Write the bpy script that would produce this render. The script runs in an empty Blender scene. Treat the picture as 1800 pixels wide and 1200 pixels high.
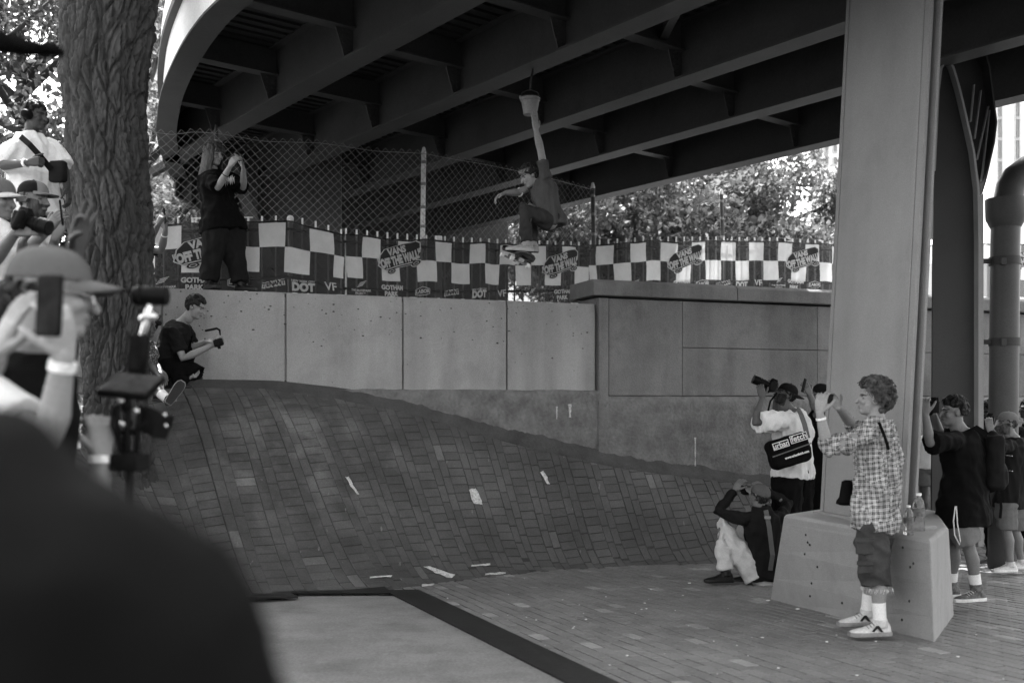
import bpy, bmesh, math, random
import numpy as np
from mathutils import Vector, Matrix, noise as mnoise

# ------------------------------------------------------------------ camera
sc = bpy.context.scene
COL = sc.collection
F, HZ, CZ = 1750.0, 705.0, 1.6          # focal length in photo pixels, horizon row, eye height
cam = bpy.data.cameras.new('camera')
cam.lens = 35.0; cam.sensor_width = 36.0
cam.shift_y = (HZ - 600.0) / 1800.0
cam.clip_start = 0.05; cam.clip_end = 2000
cam.dof.use_dof = True; cam.dof.focus_distance = 9.6; cam.dof.aperture_fstop = 1.8
cob = bpy.data.objects.new('camera', cam); COL.objects.link(cob)
cob.location = (0, 0, CZ); cob.rotation_euler = (math.radians(90), 0, 0)
sc.camera = cob
# ------------------------------------------------------------------ sky and sun
SUN_EL, SUN_AZ = 60.0, -20.0             # azimuth measured from +Y towards +X
w = bpy.data.worlds.new('World'); sc.world = w; w.use_nodes = True
nt = w.node_tree; nt.nodes.clear()
sk = nt.nodes.new('ShaderNodeTexSky'); sk.sky_type = 'NISHITA'; sk.sun_disc = False
sk.sun_elevation = math.radians(SUN_EL); sk.sun_rotation = math.radians(SUN_AZ % 360)
sk.air_density = 1.0; sk.dust_density = 3.0
bw = nt.nodes.new('ShaderNodeRGBToBW'); bg = nt.nodes.new('ShaderNodeBackground'); wo = nt.nodes.new('ShaderNodeOutputWorld')
nt.links.new(sk.outputs[0], bw.inputs[0]); nt.links.new(bw.outputs[0], bg.inputs[0]); nt.links.new(bg.outputs[0], wo.inputs[0])
bg.inputs[1].default_value = 0.13
sun = bpy.data.lights.new('sun', 'SUN'); sun.energy = 3.0; sun.angle = math.radians(0.5); sun.color = (1, 1, 1)
so = bpy.data.objects.new('sun', sun); COL.objects.link(so)
_d = Vector((math.sin(math.radians(SUN_AZ)) * math.cos(math.radians(SUN_EL)), math.cos(math.radians(SUN_AZ)) * math.cos(math.radians(SUN_EL)), math.sin(math.radians(SUN_EL))))
so.rotation_euler = _d.to_track_quat('Z', 'Y').to_euler(); so.location = (2, 30, 40)
vs = sc.view_settings; vs.view_transform = 'Standard'; vs.look = 'None'; vs.gamma = 1.0; vs.exposure = 3.3
vs.use_curve_mapping = False
sc.cycles.use_denoising = True
sc.cycles.max_bounces = 7; sc.cycles.diffuse_bounces = 4; sc.cycles.glossy_bounces = 3
sc.cycles.transparent_max_bounces = 12; sc.cycles.caustics_reflective = False; sc.cycles.caustics_refractive = False

# ------------------------------------------------------------------ helpers
def P(px, py, Y):
    return Vector(((px - 900.0) / F * Y, Y, CZ + (HZ - py) / F * Y))
def G(Y):                                # the plaza falls gently away from the camera
    return 0.38 - 0.0589 * max(Y, 0.0) if Y < 16 else 0.38 - 0.0589 * 16
def GP(px, py):                          # pixel -> point on the plaza
    Y = 1.22 * F / (py - 808.0)
    return Vector(((px - 900.0) / F * Y, Y, G(Y)))
def V(*a): return Vector(a)
def nz(v): v = Vector(v); return v.normalized() if v.length > 1e-9 else Vector((0, 0, 1))
ORG = {}
_UP = Vector((0, 0, 1))

def tag(o, label=None, cat=None, group=None, kind=None):
    if label: o['label'] = label
    if cat: o['category'] = cat
    if group: o['group'] = group
    if kind: o['kind'] = kind
    return o
def empty(name, loc, label=None, cat=None, group=None):
    o = bpy.data.objects.new(name, None); COL.objects.link(o); o.location = loc
    o.empty_display_size = 0.2; ORG[o.name] = Vector(loc)
    return tag(o, label, cat, group)
def link(name, me, mats, parent=None, kind=None):
    o = bpy.data.objects.new(name, me); COL.objects.link(o)
    if mats is not None:
        for m in (mats if isinstance(mats, (list, tuple)) else [mats]): me.materials.append(m)
    if parent is not None:
        o.parent = parent
    ORG[o.name] = ORG[parent.name].copy() if parent is not None else Vector((0, 0, 0))
    if kind: o['kind'] = kind
    return o

class MB:
    def __init__(s): s.v = []; s.f = []; s.m = []
    def add(s, vs, fs, mi=0):
        b = len(s.v); s.v.extend([tuple(x) for x in vs]); s.f.extend([tuple(i + b for i in f) for f in fs]); s.m.extend([mi] * len(fs)); return s
    def box(s, c, size, R=None, mi=0):
        c = Vector(c); hx, hy, hz = size[0] / 2, size[1] / 2, size[2] / 2
        pts = []
        for z in (-hz, hz):
            for x, y in ((-hx, -hy), (hx, -hy), (hx, hy), (-hx, hy)):
                p = Vector((x, y, z)); pts.append(c + (R @ p if R is not None else p))
        return s.add(pts, [(3, 2, 1, 0), (4, 5, 6, 7), (0, 1, 5, 4), (1, 2, 6, 5), (2, 3, 7, 6), (3, 0, 4, 7)], mi)
    def prism(s, pts, ext, mi=0):        # polygon points + extrusion vector
        n = len(pts); ext = Vector(ext); a = [Vector(p) for p in pts]; b = [p + ext for p in a]
        fs = [tuple(reversed(range(n))), tuple(range(n, 2 * n))] + [(i, (i + 1) % n, n + (i + 1) % n, n + i) for i in range(n)]
        return s.add(a + b, fs, mi)
    def loft(s, rings, caps=True, mi=0):
        n = len(rings[0]); vs = [p for r in rings for p in r]; fs = []
        for k in range(len(rings) - 1):
            for i in range(n):
                j = (i + 1) % n; fs.append((k * n + i, k * n + j, (k + 1) * n + j, (k + 1) * n + i))
        if caps: fs.append(tuple(reversed(range(n)))); fs.append(tuple(range((len(rings) - 1) * n, len(rings) * n)))
        return s.add(vs, fs, mi)
    def tube(s, pts, radii, seg=10, round_caps=True, mi=0):
        pts = [Vector(p) for p in pts]
        if not isinstance(radii, (list, tuple)): radii = [radii] * len(pts)
        P2, R2 = list(pts), list(radii)
        if round_caps:
            d0 = nz(pts[0] - pts[1]); d1 = nz(pts[-1] - pts[-2]); r0, r1 = radii[0], radii[-1]
            P2 = [pts[0] + d0 * r0 * .95, pts[0] + d0 * r0 * .6] + P2 + [pts[-1] + d1 * r1 * .6, pts[-1] + d1 * r1 * .95]
            R2 = [r0 * .3, r0 * .8] + R2 + [r1 * .8, r1 * .3]
        rings = []; ref = None
        for i, p in enumerate(P2):
            t = nz((P2[min(i + 1, len(P2) - 1)] - P2[max(i - 1, 0)]))
            if ref is None:
                ref = t.orthogonal().normalized()
            ref = nz(ref - t * ref.dot(t)); b = t.cross(ref)
            rings.append([p + (ref * math.cos(a) + b * math.sin(a)) * R2[i] for a in [2 * math.pi * k / seg for k in range(seg)]])
        return s.loft(rings, True, mi)
    def ell(s, c, r, R=None, nu=14, nv=9, mi=0):
        c = Vector(c); rings = []
        for k in range(1, nv):
            ph = math.pi * k / nv
            ring = []
            for i in range(nu):
                th = 2 * math.pi * i / nu
                p = Vector((r[0] * math.sin(ph) * math.cos(th), r[1] * math.sin(ph) * math.sin(th), -r[2] * math.cos(ph)))
                ring.append(c + (R @ p if R is not None else p))
            rings.append(ring)
        top = Vector((0, 0, r[2])); bot = -top
        b = len(s.v); s.loft(rings, False, mi); n = len(rings) * nu
        s.v.append(tuple(c + (R @ bot if R is not None else bot))); s.v.append(tuple(c + (R @ top if R is not None else top)))
        for i in range(nu):
            j = (i + 1) % nu
            s.f.append((b + j, b + i, b + n)); s.f.append((b + n - nu + i, b + n - nu + j, b + n + 1)); s.m += [mi, mi]
        return s
    def grid(s, pts2d, mi=0, close=False):
        nu = len(pts2d); nv = len(pts2d[0]); vs = [p for r in pts2d for p in r]; fs = []
        for i in range(nu if close else nu - 1):
            for j in range(nv - 1):
                k = (i + 1) % nu; fs.append((i * nv + j, k * nv + j, k * nv + j + 1, i * nv + j + 1))
        return s.add(vs, fs, mi)
    def mesh(s, off=None, name='m'):
        me = bpy.data.meshes.new(name); o = Vector((0, 0, 0)) if off is None else off
        v = np.array(s.v, dtype=float) - np.array(o)
        me.from_pydata(v.tolist(), [], s.f); me.polygons.foreach_set('material_index', s.m); me.update(); return me
    def build(s, name, mats, parent=None, smooth=False, kind=None, bevel=0, angle=None):
        me = s.mesh(ORG[parent.name] if parent is not None else None, name)
        if smooth: me.polygons.foreach_set('use_smooth', [True] * len(me.polygons))
        o = link(name, me, mats, parent, kind)
        if bevel:
            b = o.modifiers.new('bevel', 'BEVEL'); b.width = bevel; b.segments = 2; b.limit_method = 'ANGLE'; b.angle_limit = math.radians(40)
        if angle is not None: me.set_sharp_from_angle(angle=math.radians(angle))
        return o

TMP = bpy.data.scenes.new('scratch')       # empty helper scene, removed at the end
def evaluated(o):
    vl = TMP.view_layers[0]; vl.update(); return o.evaluated_get(vl.depsgraph)
def remesh(mb, voxel, smooth=2, fac=.5):
    me = mb.mesh(); o = bpy.data.objects.new('tmp', me); TMP.collection.objects.link(o)
    r = o.modifiers.new('r', 'REMESH'); r.mode = 'VOXEL'; r.voxel_size = voxel; r.adaptivity = 0
    if smooth:
        q = o.modifiers.new('s', 'SMOOTH'); q.factor = fac; q.iterations = smooth
    out = bpy.data.meshes.new_from_object(evaluated(o))
    n = len(out.vertices); co = np.empty(n * 3); out.vertices.foreach_get('co', co); co = co.reshape(-1, 3)
    no = np.empty(n * 3); out.vertex_normals.foreach_get('vector', no); no = no.reshape(-1, 3)
    lt = np.empty(len(out.polygons), dtype=int); out.polygons.foreach_get('loop_total', lt)
    lv = np.empty(len(out.loops), dtype=int); out.loops.foreach_get('vertex_index', lv)
    fs = np.split(lv, np.cumsum(lt)[:-1]) if len(lt) else []
    bpy.data.objects.remove(o); bpy.data.meshes.remove(me); bpy.data.meshes.remove(out)
    return co, no, fs
def folds(co, no, amp, freq, seed, stretch=(1, 1, .5), bias=.25):
    rg = np.random.RandomState(seed); d = np.zeros(len(co)); st = np.array(stretch)
    for i in range(7):
        k = rg.normal(size=3) * st; k = k / np.linalg.norm(k) * freq * rg.uniform(.5, 1.8)
        k2 = rg.normal(size=3) * freq * .45
        d += (1 - 2 * np.abs(np.sin(co @ k + rg.uniform(0, 6) + 1.4 * np.sin(co @ k2 + rg.uniform(0, 6))))) * rg.uniform(.5, 1)
    d = d / 3.0
    return co + no * ((d + bias) * amp)[:, None]
def np_mesh(co, fs, off, name, midx=None):
    me = bpy.data.meshes.new(name); me.from_pydata((np.asarray(co) - np.array(off)).tolist(), [], [tuple(int(i) for i in f) for f in fs])
    me.polygons.foreach_set('use_smooth', [True] * len(me.polygons))
    if midx is not None: me.polygons.foreach_set('material_index', [int(i) for i in midx])
    me.update(); return me

def sn(x, y, z): return .5 + .5 * mnoise.noise((x, y, z))
def _h(ix, iy, iz, s):
    n = (ix * 374761393 + iy * 668265263 + iz * 2147483647 + s * 1274126177) & 0xffffffff
    n = ((n ^ (n >> 13)) * 1274126177) & 0xffffffff
    return ((n ^ (n >> 16)) & 0xffff) / 65535.0
def vnoise(p, s=0):
    p = np.asarray(p, dtype=float); i = np.floor(p).astype(np.int64); f = p - i; f = f * f * (3 - 2 * f); r = 0
    for dx in (0, 1):
        for dy in (0, 1):
            for dz in (0, 1):
                wgt = (f[..., 0] if dx else 1 - f[..., 0]) * (f[..., 1] if dy else 1 - f[..., 1]) * (f[..., 2] if dz else 1 - f[..., 2])
                r = r + wgt * _h(i[..., 0] + dx, i[..., 1] + dy, i[..., 2] + dz, s)
    return r

# ------------------------------------------------------------------ materials (all neutral greys: the photograph is black and white)
_MC = {}
def M(name, v, rough=.8, var=.22, scale=5.0, bump=.0, bscale=60.0, metal=0.0, spec=.3, stretch=(1, 1, 1), transl=0.0, alpha=1.0, fine=.12, glass=0.0, emit=0.0, stains=0.0, sscale=1.2, streak=0.0, wrinkle=0.0):
    if name in _MC: return _MC[name]
    m = bpy.data.materials.new(name); m.use_nodes = True; n = m.node_tree.nodes; l = m.node_tree.links; n.clear()
    out = n.new('ShaderNodeOutputMaterial'); b = n.new('ShaderNodeBsdfPrincipled'); tc = n.new('ShaderNodeTexCoord')
    mp = n.new('ShaderNodeMapping'); mp.inputs['Scale'].default_value = stretch; l.new(tc.outputs['Object'], mp.inputs[0])
    a = n.new('ShaderNodeTexNoise'); a.inputs['Scale'].default_value = scale; a.inputs['Detail'].default_value = 6; a.inputs['Roughness'].default_value = .65
    l.new(mp.outputs[0], a.inputs['Vector'])
    mr = n.new('ShaderNodeMapRange'); mr.inputs[1].default_value = .3; mr.inputs[2].default_value = .7
    mr.inputs[3].default_value = v * (1 - var); mr.inputs[4].default_value = v * (1 + var); l.new(a.outputs['Fac'], mr.inputs[0])
    f = n.new('ShaderNodeTexNoise'); f.inputs['Scale'].default_value = bscale; f.inputs['Detail'].default_value = 4; l.new(mp.outputs[0], f.inputs['Vector'])
    mf = n.new('ShaderNodeMapRange'); mf.inputs[1].default_value = .3; mf.inputs[2].default_value = .7; mf.inputs[3].default_value = 1 - fine; mf.inputs[4].default_value = 1 + fine
    l.new(f.outputs['Fac'], mf.inputs[0])
    mu = n.new('ShaderNodeMath'); mu.operation = 'MULTIPLY'; l.new(mr.outputs[0], mu.inputs[0]); l.new(mf.outputs[0], mu.inputs[1])
    last = mu
    if stains:
        q = n.new('ShaderNodeTexNoise'); q.inputs['Scale'].default_value = sscale; q.inputs['Detail'].default_value = 8; q.inputs['Roughness'].default_value = .7; l.new(tc.outputs['Object'], q.inputs['Vector'])
        qr = n.new('ShaderNodeMapRange'); qr.inputs[1].default_value = .5; qr.inputs[2].default_value = .72; qr.inputs[3].default_value = 1; qr.inputs[4].default_value = 1 - stains; l.new(q.outputs['Fac'], qr.inputs[0])
        m2 = n.new('ShaderNodeMath'); m2.operation = 'MULTIPLY'; l.new(mu.outputs[0], m2.inputs[0]); l.new(qr.outputs[0], m2.inputs[1]); last = m2
    if streak:                                # water streaks running down
        ms = n.new('ShaderNodeMapping'); ms.inputs['Scale'].default_value = (1.5, 1.5, .22); l.new(tc.outputs['Object'], ms.inputs[0])
        q = n.new('ShaderNodeTexNoise'); q.inputs['Scale'].default_value = 1.6; q.inputs['Detail'].default_value = 4; q.inputs['Roughness'].default_value = .55; l.new(ms.outputs[0], q.inputs['Vector'])
        qr = n.new('ShaderNodeMapRange'); qr.inputs[1].default_value = .42; qr.inputs[2].default_value = .75; qr.inputs[3].default_value = 1 + streak * .25; qr.inputs[4].default_value = 1 - streak; l.new(q.outputs['Fac'], qr.inputs[0])
        m3 = n.new('ShaderNodeMath'); m3.operation = 'MULTIPLY'; l.new(last.outputs[0], m3.inputs[0]); l.new(qr.outputs[0], m3.inputs[1]); last = m3
    l.new(last.outputs[0], b.inputs['Base Color'])
    b.inputs['Roughness'].default_value = rough; b.inputs['Metallic'].default_value = metal; b.inputs['Specular IOR Level'].default_value = spec
    if glass: b.inputs['Transmission Weight'].default_value = glass; b.inputs['IOR'].default_value = 1.2
    if bump:
        bp = n.new('ShaderNodeBump'); bp.inputs['Strength'].default_value = bump; bp.inputs['Distance'].default_value = .02; l.new(f.outputs['Fac'], bp.inputs['Height']); l.new(bp.outputs[0], b.inputs['Normal'])
        if wrinkle:                           # soft creases of cloth
            mw = n.new('ShaderNodeMapping'); mw.inputs['Scale'].default_value = (1, 1, .55); mw.inputs['Rotation'].default_value = (.3, .5, .2); l.new(tc.outputs['Object'], mw.inputs[0])
            wn = n.new('ShaderNodeTexNoise'); wn.noise_type = 'RIDGED_MULTIFRACTAL'; wn.inputs['Scale'].default_value = 7; wn.inputs['Detail'].default_value = 2.5; wn.inputs['Distortion'].default_value = .8; l.new(mw.outputs[0], wn.inputs['Vector'])
            b2 = n.new('ShaderNodeBump'); b2.inputs['Strength'].default_value = wrinkle; b2.inputs['Distance'].default_value = .012; l.new(wn.outputs['Fac'], b2.inputs['Height']); l.new(bp.outputs[0], b2.inputs['Normal']); l.new(b2.outputs[0], b.inputs['Normal'])
    sh = b
    if transl:
        t = n.new('ShaderNodeBsdfTranslucent'); l.new(last.outputs[0], t.inputs[0]); mx = n.new('ShaderNodeMixShader'); mx.inputs[0].default_value = transl
        l.new(b.outputs[0], mx.inputs[1]); l.new(t.outputs[0], mx.inputs[2]); sh = mx
    if alpha < 1:
        t = n.new('ShaderNodeBsdfTransparent'); mx = n.new('ShaderNodeMixShader'); mx.inputs[0].default_value = alpha
        l.new(t.outputs[0], mx.inputs[1]); l.new(sh.outputs[0], mx.inputs[2]); sh = mx
    l.new(sh.outputs[0], out.inputs[0]); _MC[name] = m; return m

def brick_mat(name, lo, hi, light_at=.93, a0=.5, a1=1.75, worn=None):
    m = bpy.data.materials.new(name); m.use_nodes = True; n = m.node_tree.nodes; l = m.node_tree.links
    b = n['Principled BSDF']; g = n.new('ShaderNodeNewGeometry'); oi = n.new('ShaderNodeObjectInfo')
    ad = n.new('ShaderNodeMath'); ad.operation = 'ADD'; l.new(g.outputs['Random Per Island'], ad.inputs[0]); l.new(oi.outputs['Random'], ad.inputs[1])
    fr = n.new('ShaderNodeMath'); fr.operation = 'FRACT'; l.new(ad.outputs[0], fr.inputs[0])
    cr = n.new('ShaderNodeMapRange'); cr.inputs[3].default_value = lo; cr.inputs[4].default_value = hi; l.new(fr.outputs[0], cr.inputs[0])
    lt = n.new('ShaderNodeMath'); lt.operation = 'GREATER_THAN'; lt.inputs[1].default_value = light_at; l.new(fr.outputs[0], lt.inputs[0])
    l2 = n.new('ShaderNodeMath'); l2.operation = 'MULTIPLY_ADD'; l2.inputs[1].default_value = hi * .45; l.new(lt.outputs[0], l2.inputs[0]); l.new(cr.outputs[0], l2.inputs[2])
    a = n.new('ShaderNodeTexNoise'); a.inputs['Scale'].default_value = .9; a.inputs['Detail'].default_value = 10; a.inputs['Roughness'].default_value = .68; l.new(g.outputs['Position'], a.inputs['Vector'])
    ar = n.new('ShaderNodeMapRange'); ar.inputs[1].default_value = .32; ar.inputs[2].default_value = .68; ar.inputs[3].default_value = a0; ar.inputs[4].default_value = a1; l.new(a.outputs['Fac'], ar.inputs[0])
    f = n.new('ShaderNodeTexNoise'); f.inputs['Scale'].default_value = 55; f.inputs['Detail'].default_value = 6; f.inputs['Roughness'].default_value = .75; l.new(g.outputs['Position'], f.inputs['Vector'])
    ff = n.new('ShaderNodeMapRange'); ff.inputs[1].default_value = .3; ff.inputs[2].default_value = .7; ff.inputs[3].default_value = .72; ff.inputs[4].default_value = 1.28; l.new(f.outputs['Fac'], ff.inputs[0])
    # scuffs: thin pale scratches
    s = n.new('ShaderNodeTexNoise'); s.inputs['Scale'].default_value = 7; s.inputs['Detail'].default_value = 3
    mp = n.new('ShaderNodeMapping'); mp.inputs['Scale'].default_value = (3.2, 1.2, .6); mp.inputs['Rotation'].default_value = (0, 0, .6); l.new(g.outputs['Position'], mp.inputs[0]); l.new(mp.outputs[0], s.inputs['Vector'])
    sr = n.new('ShaderNodeMapRange'); sr.inputs[1].default_value = .71; sr.inputs[2].default_value = .76; sr.inputs[3].default_value = 0; sr.inputs[4].default_value = .09; l.new(s.outputs['Fac'], sr.inputs[0])
    m1 = n.new('ShaderNodeMath'); m1.operation = 'MULTIPLY'; l.new(l2.outputs[0], m1.inputs[0]); l.new(ar.outputs[0], m1.inputs[1])
    m2 = n.new('ShaderNodeMath'); m2.operation = 'MULTIPLY_ADD'; l.new(m1.outputs[0], m2.inputs[0]); l.new(ff.outputs[0], m2.inputs[1]); l.new(sr.outputs[0], m2.inputs[2])
    colr = m2
    if worn:                                  # area polished pale by wheels and feet
        dn = n.new('ShaderNodeVectorMath'); dn.operation = 'DISTANCE'; dn.inputs[1].default_value = worn[0]; l.new(g.outputs['Position'], dn.inputs[0])
        dr = n.new('ShaderNodeMapRange'); dr.inputs[1].default_value = worn[1]; dr.inputs[2].default_value = worn[1] * .25; dr.inputs[3].default_value = 0; dr.inputs[4].default_value = worn[2]; l.new(dn.outputs['Value'], dr.inputs[0])
        pn = n.new('ShaderNodeTexNoise'); pn.inputs['Scale'].default_value = 3.0; pn.inputs['Detail'].default_value = 5; l.new(g.outputs['Position'], pn.inputs['Vector'])
        pr = n.new('ShaderNodeMapRange'); pr.inputs[1].default_value = .45; pr.inputs[2].default_value = .62; l.new(pn.outputs['Fac'], pr.inputs[0])
        pm = n.new('ShaderNodeMath'); pm.operation = 'MULTIPLY_ADD'; pm.inputs[2].default_value = 1.0; l.new(dr.outputs[0], pm.inputs[0]); l.new(pr.outputs[0], pm.inputs[1])
        p2 = n.new('ShaderNodeMath'); p2.operation = 'MULTIPLY'; l.new(m2.outputs[0], p2.inputs[0]); l.new(pm.outputs[0], p2.inputs[1]); colr = p2
    l.new(colr.outputs[0], b.inputs['Base Color']); b.inputs['Roughness'].default_value = .62; b.inputs['Specular IOR Level'].default_value = .35
    bp = n.new('ShaderNodeBump'); bp.inputs['Strength'].default_value = .35; bp.inputs['Distance'].default_value = .01; l.new(f.outputs['Fac'], bp.inputs['Height']); l.new(bp.outputs[0], b.inputs['Normal'])
    return m

def text_mesh(body, size, bold=0.0, shear=0.0, align='CENTER'):
    c = bpy.data.curves.new('t', 'FONT'); c.body = body; c.size = size; c.align_x = align; c.align_y = 'CENTER'; c.offset = bold; c.shear = shear; c.resolution_u = 3
    o = bpy.data.objects.new('t', c); TMP.collection.objects.link(o)
    me = bpy.data.meshes.new_from_object(evaluated(o))
    vs = [(v.co.x, v.co.y) for v in me.vertices]; fs = [tuple(p.vertices) for p in me.polygons]
    bpy.data.objects.remove(o); bpy.data.curves.remove(c); bpy.data.meshes.remove(me)
    return vs, fs
def rot2(vs, a, dx=0, dy=0, sx=1, sy=1):
    c, s = math.cos(a), math.sin(a); return [(x * sx * c - y * sy * s + dx, x * sx * s + y * sy * c + dy) for x, y in vs]

def subdiv2d(vs, fs, maxlen=.035):           # split long edges so that flat print can follow folds
    bm = bmesh.new(); bv = [bm.verts.new((x, y, 0)) for x, y in vs]
    for f in fs:
        try: bm.faces.new([bv[i] for i in f])
        except ValueError: pass
    bmesh.ops.triangulate(bm, faces=bm.faces[:])
    for _ in range(6):
        le = [e for e in bm.edges if e.calc_length() > maxlen]
        if not le: break
        bmesh.ops.subdivide_edges(bm, edges=le, cuts=1); bmesh.ops.triangulate(bm, faces=bm.faces[:])
    bm.verts.index_update(); v2 = [(v.co.x, v.co.y) for v in bm.verts]; f2 = [tuple(v.index for v in f.verts) for f in bm.faces]; bm.free(); return v2, f2

def worley(p, s=0):                          # F2-F1 of a cellular pattern
    i = np.floor(p).astype(np.int64); f1 = np.full(p.shape[:-1], 9.0); f2 = f1.copy()
    for dx in (-1, 0, 1):
        for dy in (-1, 0, 1):
            for dz in (-1, 0, 1):
                c = i + np.array([dx, dy, dz]); q = np.stack([c[..., 0] + _h(c[..., 0], c[..., 1], c[..., 2], s), c[..., 1] + _h(c[..., 0], c[..., 1], c[..., 2], s + 5), c[..., 2] + _h(c[..., 0], c[..., 1], c[..., 2], s + 9)], -1)
                d = np.sqrt(((p - q) ** 2).sum(-1)); m_ = d < f1; f2 = np.where(m_, f1, np.minimum(f2, d)); f1 = np.where(m_, d, f1)
    return f2 - f1
# ================================================================== SETTING
random.seed(7)
def wall_Y(px): return 11.0 * 162.0 / (162.0 - 17.0 * (px - 502.0) / 546.0)
def W(px):
    Y = wall_Y(px); return Vector(((px - 900.0) / F * Y, Y, 0))
WD = (W(1048) - W(502)).normalized()          # along the wall, to the right
WN = Vector((WD.y, -WD.x, 0))                 # out of the wall, towards the camera
WR_ = Matrix((WD, -WN, _UP)).transposed()     # columns: along, into the wall, up
def wallpt(s, out=0.0, z=0.0):                # s metres along from W(502)
    p = W(502) + WD * s + WN * out; return Vector((p.x, p.y, z))
def wall_s(px): return (W(px) - W(502)).dot(WD)

m_mortar = M('mortar', .04, rough=.95, var=.35, scale=3, bump=.3, bscale=90)
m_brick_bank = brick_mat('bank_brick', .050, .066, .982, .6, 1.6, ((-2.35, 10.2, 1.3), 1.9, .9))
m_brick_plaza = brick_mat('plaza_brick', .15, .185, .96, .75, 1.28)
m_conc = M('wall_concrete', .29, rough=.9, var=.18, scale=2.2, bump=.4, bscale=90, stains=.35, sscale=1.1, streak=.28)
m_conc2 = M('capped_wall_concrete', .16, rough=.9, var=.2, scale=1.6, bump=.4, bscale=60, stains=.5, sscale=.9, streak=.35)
m_rough = M('rough_footing_concrete', .15, rough=.95, var=.28, scale=4, bump=.9, bscale=26, stains=.4, sscale=1.6)
m_ped = M('pedestal_concrete', .30, rough=.9, var=.16, scale=3, bump=.3, bscale=150, stains=.3, sscale=3, streak=.12)
m_dirt = M('soil', .12, rough=1, var=.3, scale=.6, bump=.3, bscale=20)

# ground: one sheet to the horizon, the plaza part falling away from the camera
mb = MB(); ys = [-120, -20, -4, 0, 4, 8, 12, 16, 60, 600]; xs = [-600, -60, -8, -3, 0, 3, 6, 10, 60, 600]
mb.grid([[(x, y, G(y) - .034 - (0 if abs(y) < 20 else .02)) for y in ys] for x in xs])
tag(mb.build('ground', m_mortar), kind='structure')
# upper terrace behind the wall
mb = MB(); a = wallpt(-30, -.3, 2.7); b = wallpt(30, -.3, 2.7)
mb.grid([[a, a + V(-10, 160, 0)], [b, b + V(60, 160, 0)]])
tag(mb.build('upper_terrace', m_dirt), kind='structure')

# ---- the brick bank: a ruled surface between its foot (on the plaza) and the wall
def up_pt(px, py): q = W(px); return P(px, py, q.y) + WN * .02
LP_, UP_ = [], []
for (lx, ly), (ux, uy, uz) in [((-2.5, 2.2), (-4.1, 2.2, 1.7)), ((-2.3, 4.0), (-3.9, 4.0, 1.9)), ((-2.2, 5.4), (-3.85, 5.4, 2.05)), ((-2.25, 6.6), (-4.0, 6.7, 2.1)), ((-2.25, 7.5), (-4.6, 8.2, 2.1)), ((-2.2, 7.85), (-5.0, 9.6, 2.0))]:
    LP_.append(V(lx, ly, G(ly))); UP_.append(V(ux, uy, uz))
_foot = [GP(x, y) for x, y in [(400, 1064), (450, 1060), (545, 1050), (660, 1040), (800, 1021), (980, 1001), (1120, 994), (1230, 990), (1340, 988), (1450, 987), (1620, 985), (1800, 984), (1950, 983)]]
def foot_hit(u, d):                          # where a fall line in direction d meets the foot of the bank
    for a, b in zip(_foot[:-1], _foot[1:]):
        e = b - a; det = d.x * -e.y + e.x * d.y
        if abs(det) < 1e-9: continue
        r = a - u; k = (d.x * r.y - d.y * r.x) / det; t = (r.x * -e.y + e.x * r.y) / det
        if -.001 <= k <= 1.001 and t > 0: return a.lerp(b, k)
for ux, uy, lean_ in [(200, 672, None), (300, 676, None), (400, 678, None), (500, 681, .66), (595, 692, .62), (700, 707, .58), (800, 734, .55), (900, 761, .52), (1000, 785, .48), (1100, 806, .44), (1290, 833, .36), (1450, 850, .30), (1600, 868, .30)]:
    q = up_pt(ux, uy); UP_.append(q)
    if lean_ is None: LP_.append(GP(*{200: (400, 1064), 300: (450, 1060), 400: (545, 1050)}[ux]))
    else:
        h_ = foot_hit(V(q.x, q.y, 0), V(lean_, -math.sqrt(1 - lean_ ** 2), 0)); LP_.append(V(h_.x, h_.y, G(h_.y)))
NS = len(LP_) - 1
def cat(pts, s):
    s = min(max(s, 0), NS - 1e-6); i = int(s); f = s - i
    p0, p1, p2, p3 = pts[max(i - 1, 0)], pts[i], pts[i + 1], pts[min(i + 2, NS)]
    return p1 + (p2 - p0) * (.5 * f) + (p0 * 2 - p1 * 5 + p2 * 4 - p3) * (.5 * f * f) + (p1 * 3 - p0 - p2 * 3 + p3) * (.5 * f ** 3)
def bank(s, t):
    a, b = cat(LP_, s), cat(UP_, s)
    m0 = .12; m1 = .30 + .6 * min(max((s - 8.5) / 4.0, 0), 1)
    p = (t ** 3 - 2 * t * t + t) * m0 + (3 * t * t - 2 * t ** 3) + (t ** 3 - t * t) * m1
    return Vector((a.x + (b.x - a.x) * t, a.y + (b.y - a.y) * t, a.z + (b.z - a.z) * p))
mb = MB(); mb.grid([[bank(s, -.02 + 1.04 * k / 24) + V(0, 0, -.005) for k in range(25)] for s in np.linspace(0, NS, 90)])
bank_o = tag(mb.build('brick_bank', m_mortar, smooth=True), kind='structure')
# plateau left of the bank's crest
mb = MB(); cr = [bank(s, 1.0) for s in np.linspace(0, 6.2, 20)]
mb.grid([[V(-40, p.y, p.z - .01), p + V(-2, 0, -.01), p + V(0.02, 0, -.014)] for p in cr])
tag(mb.build('left_terrace', m_dirt), kind='structure')

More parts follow.
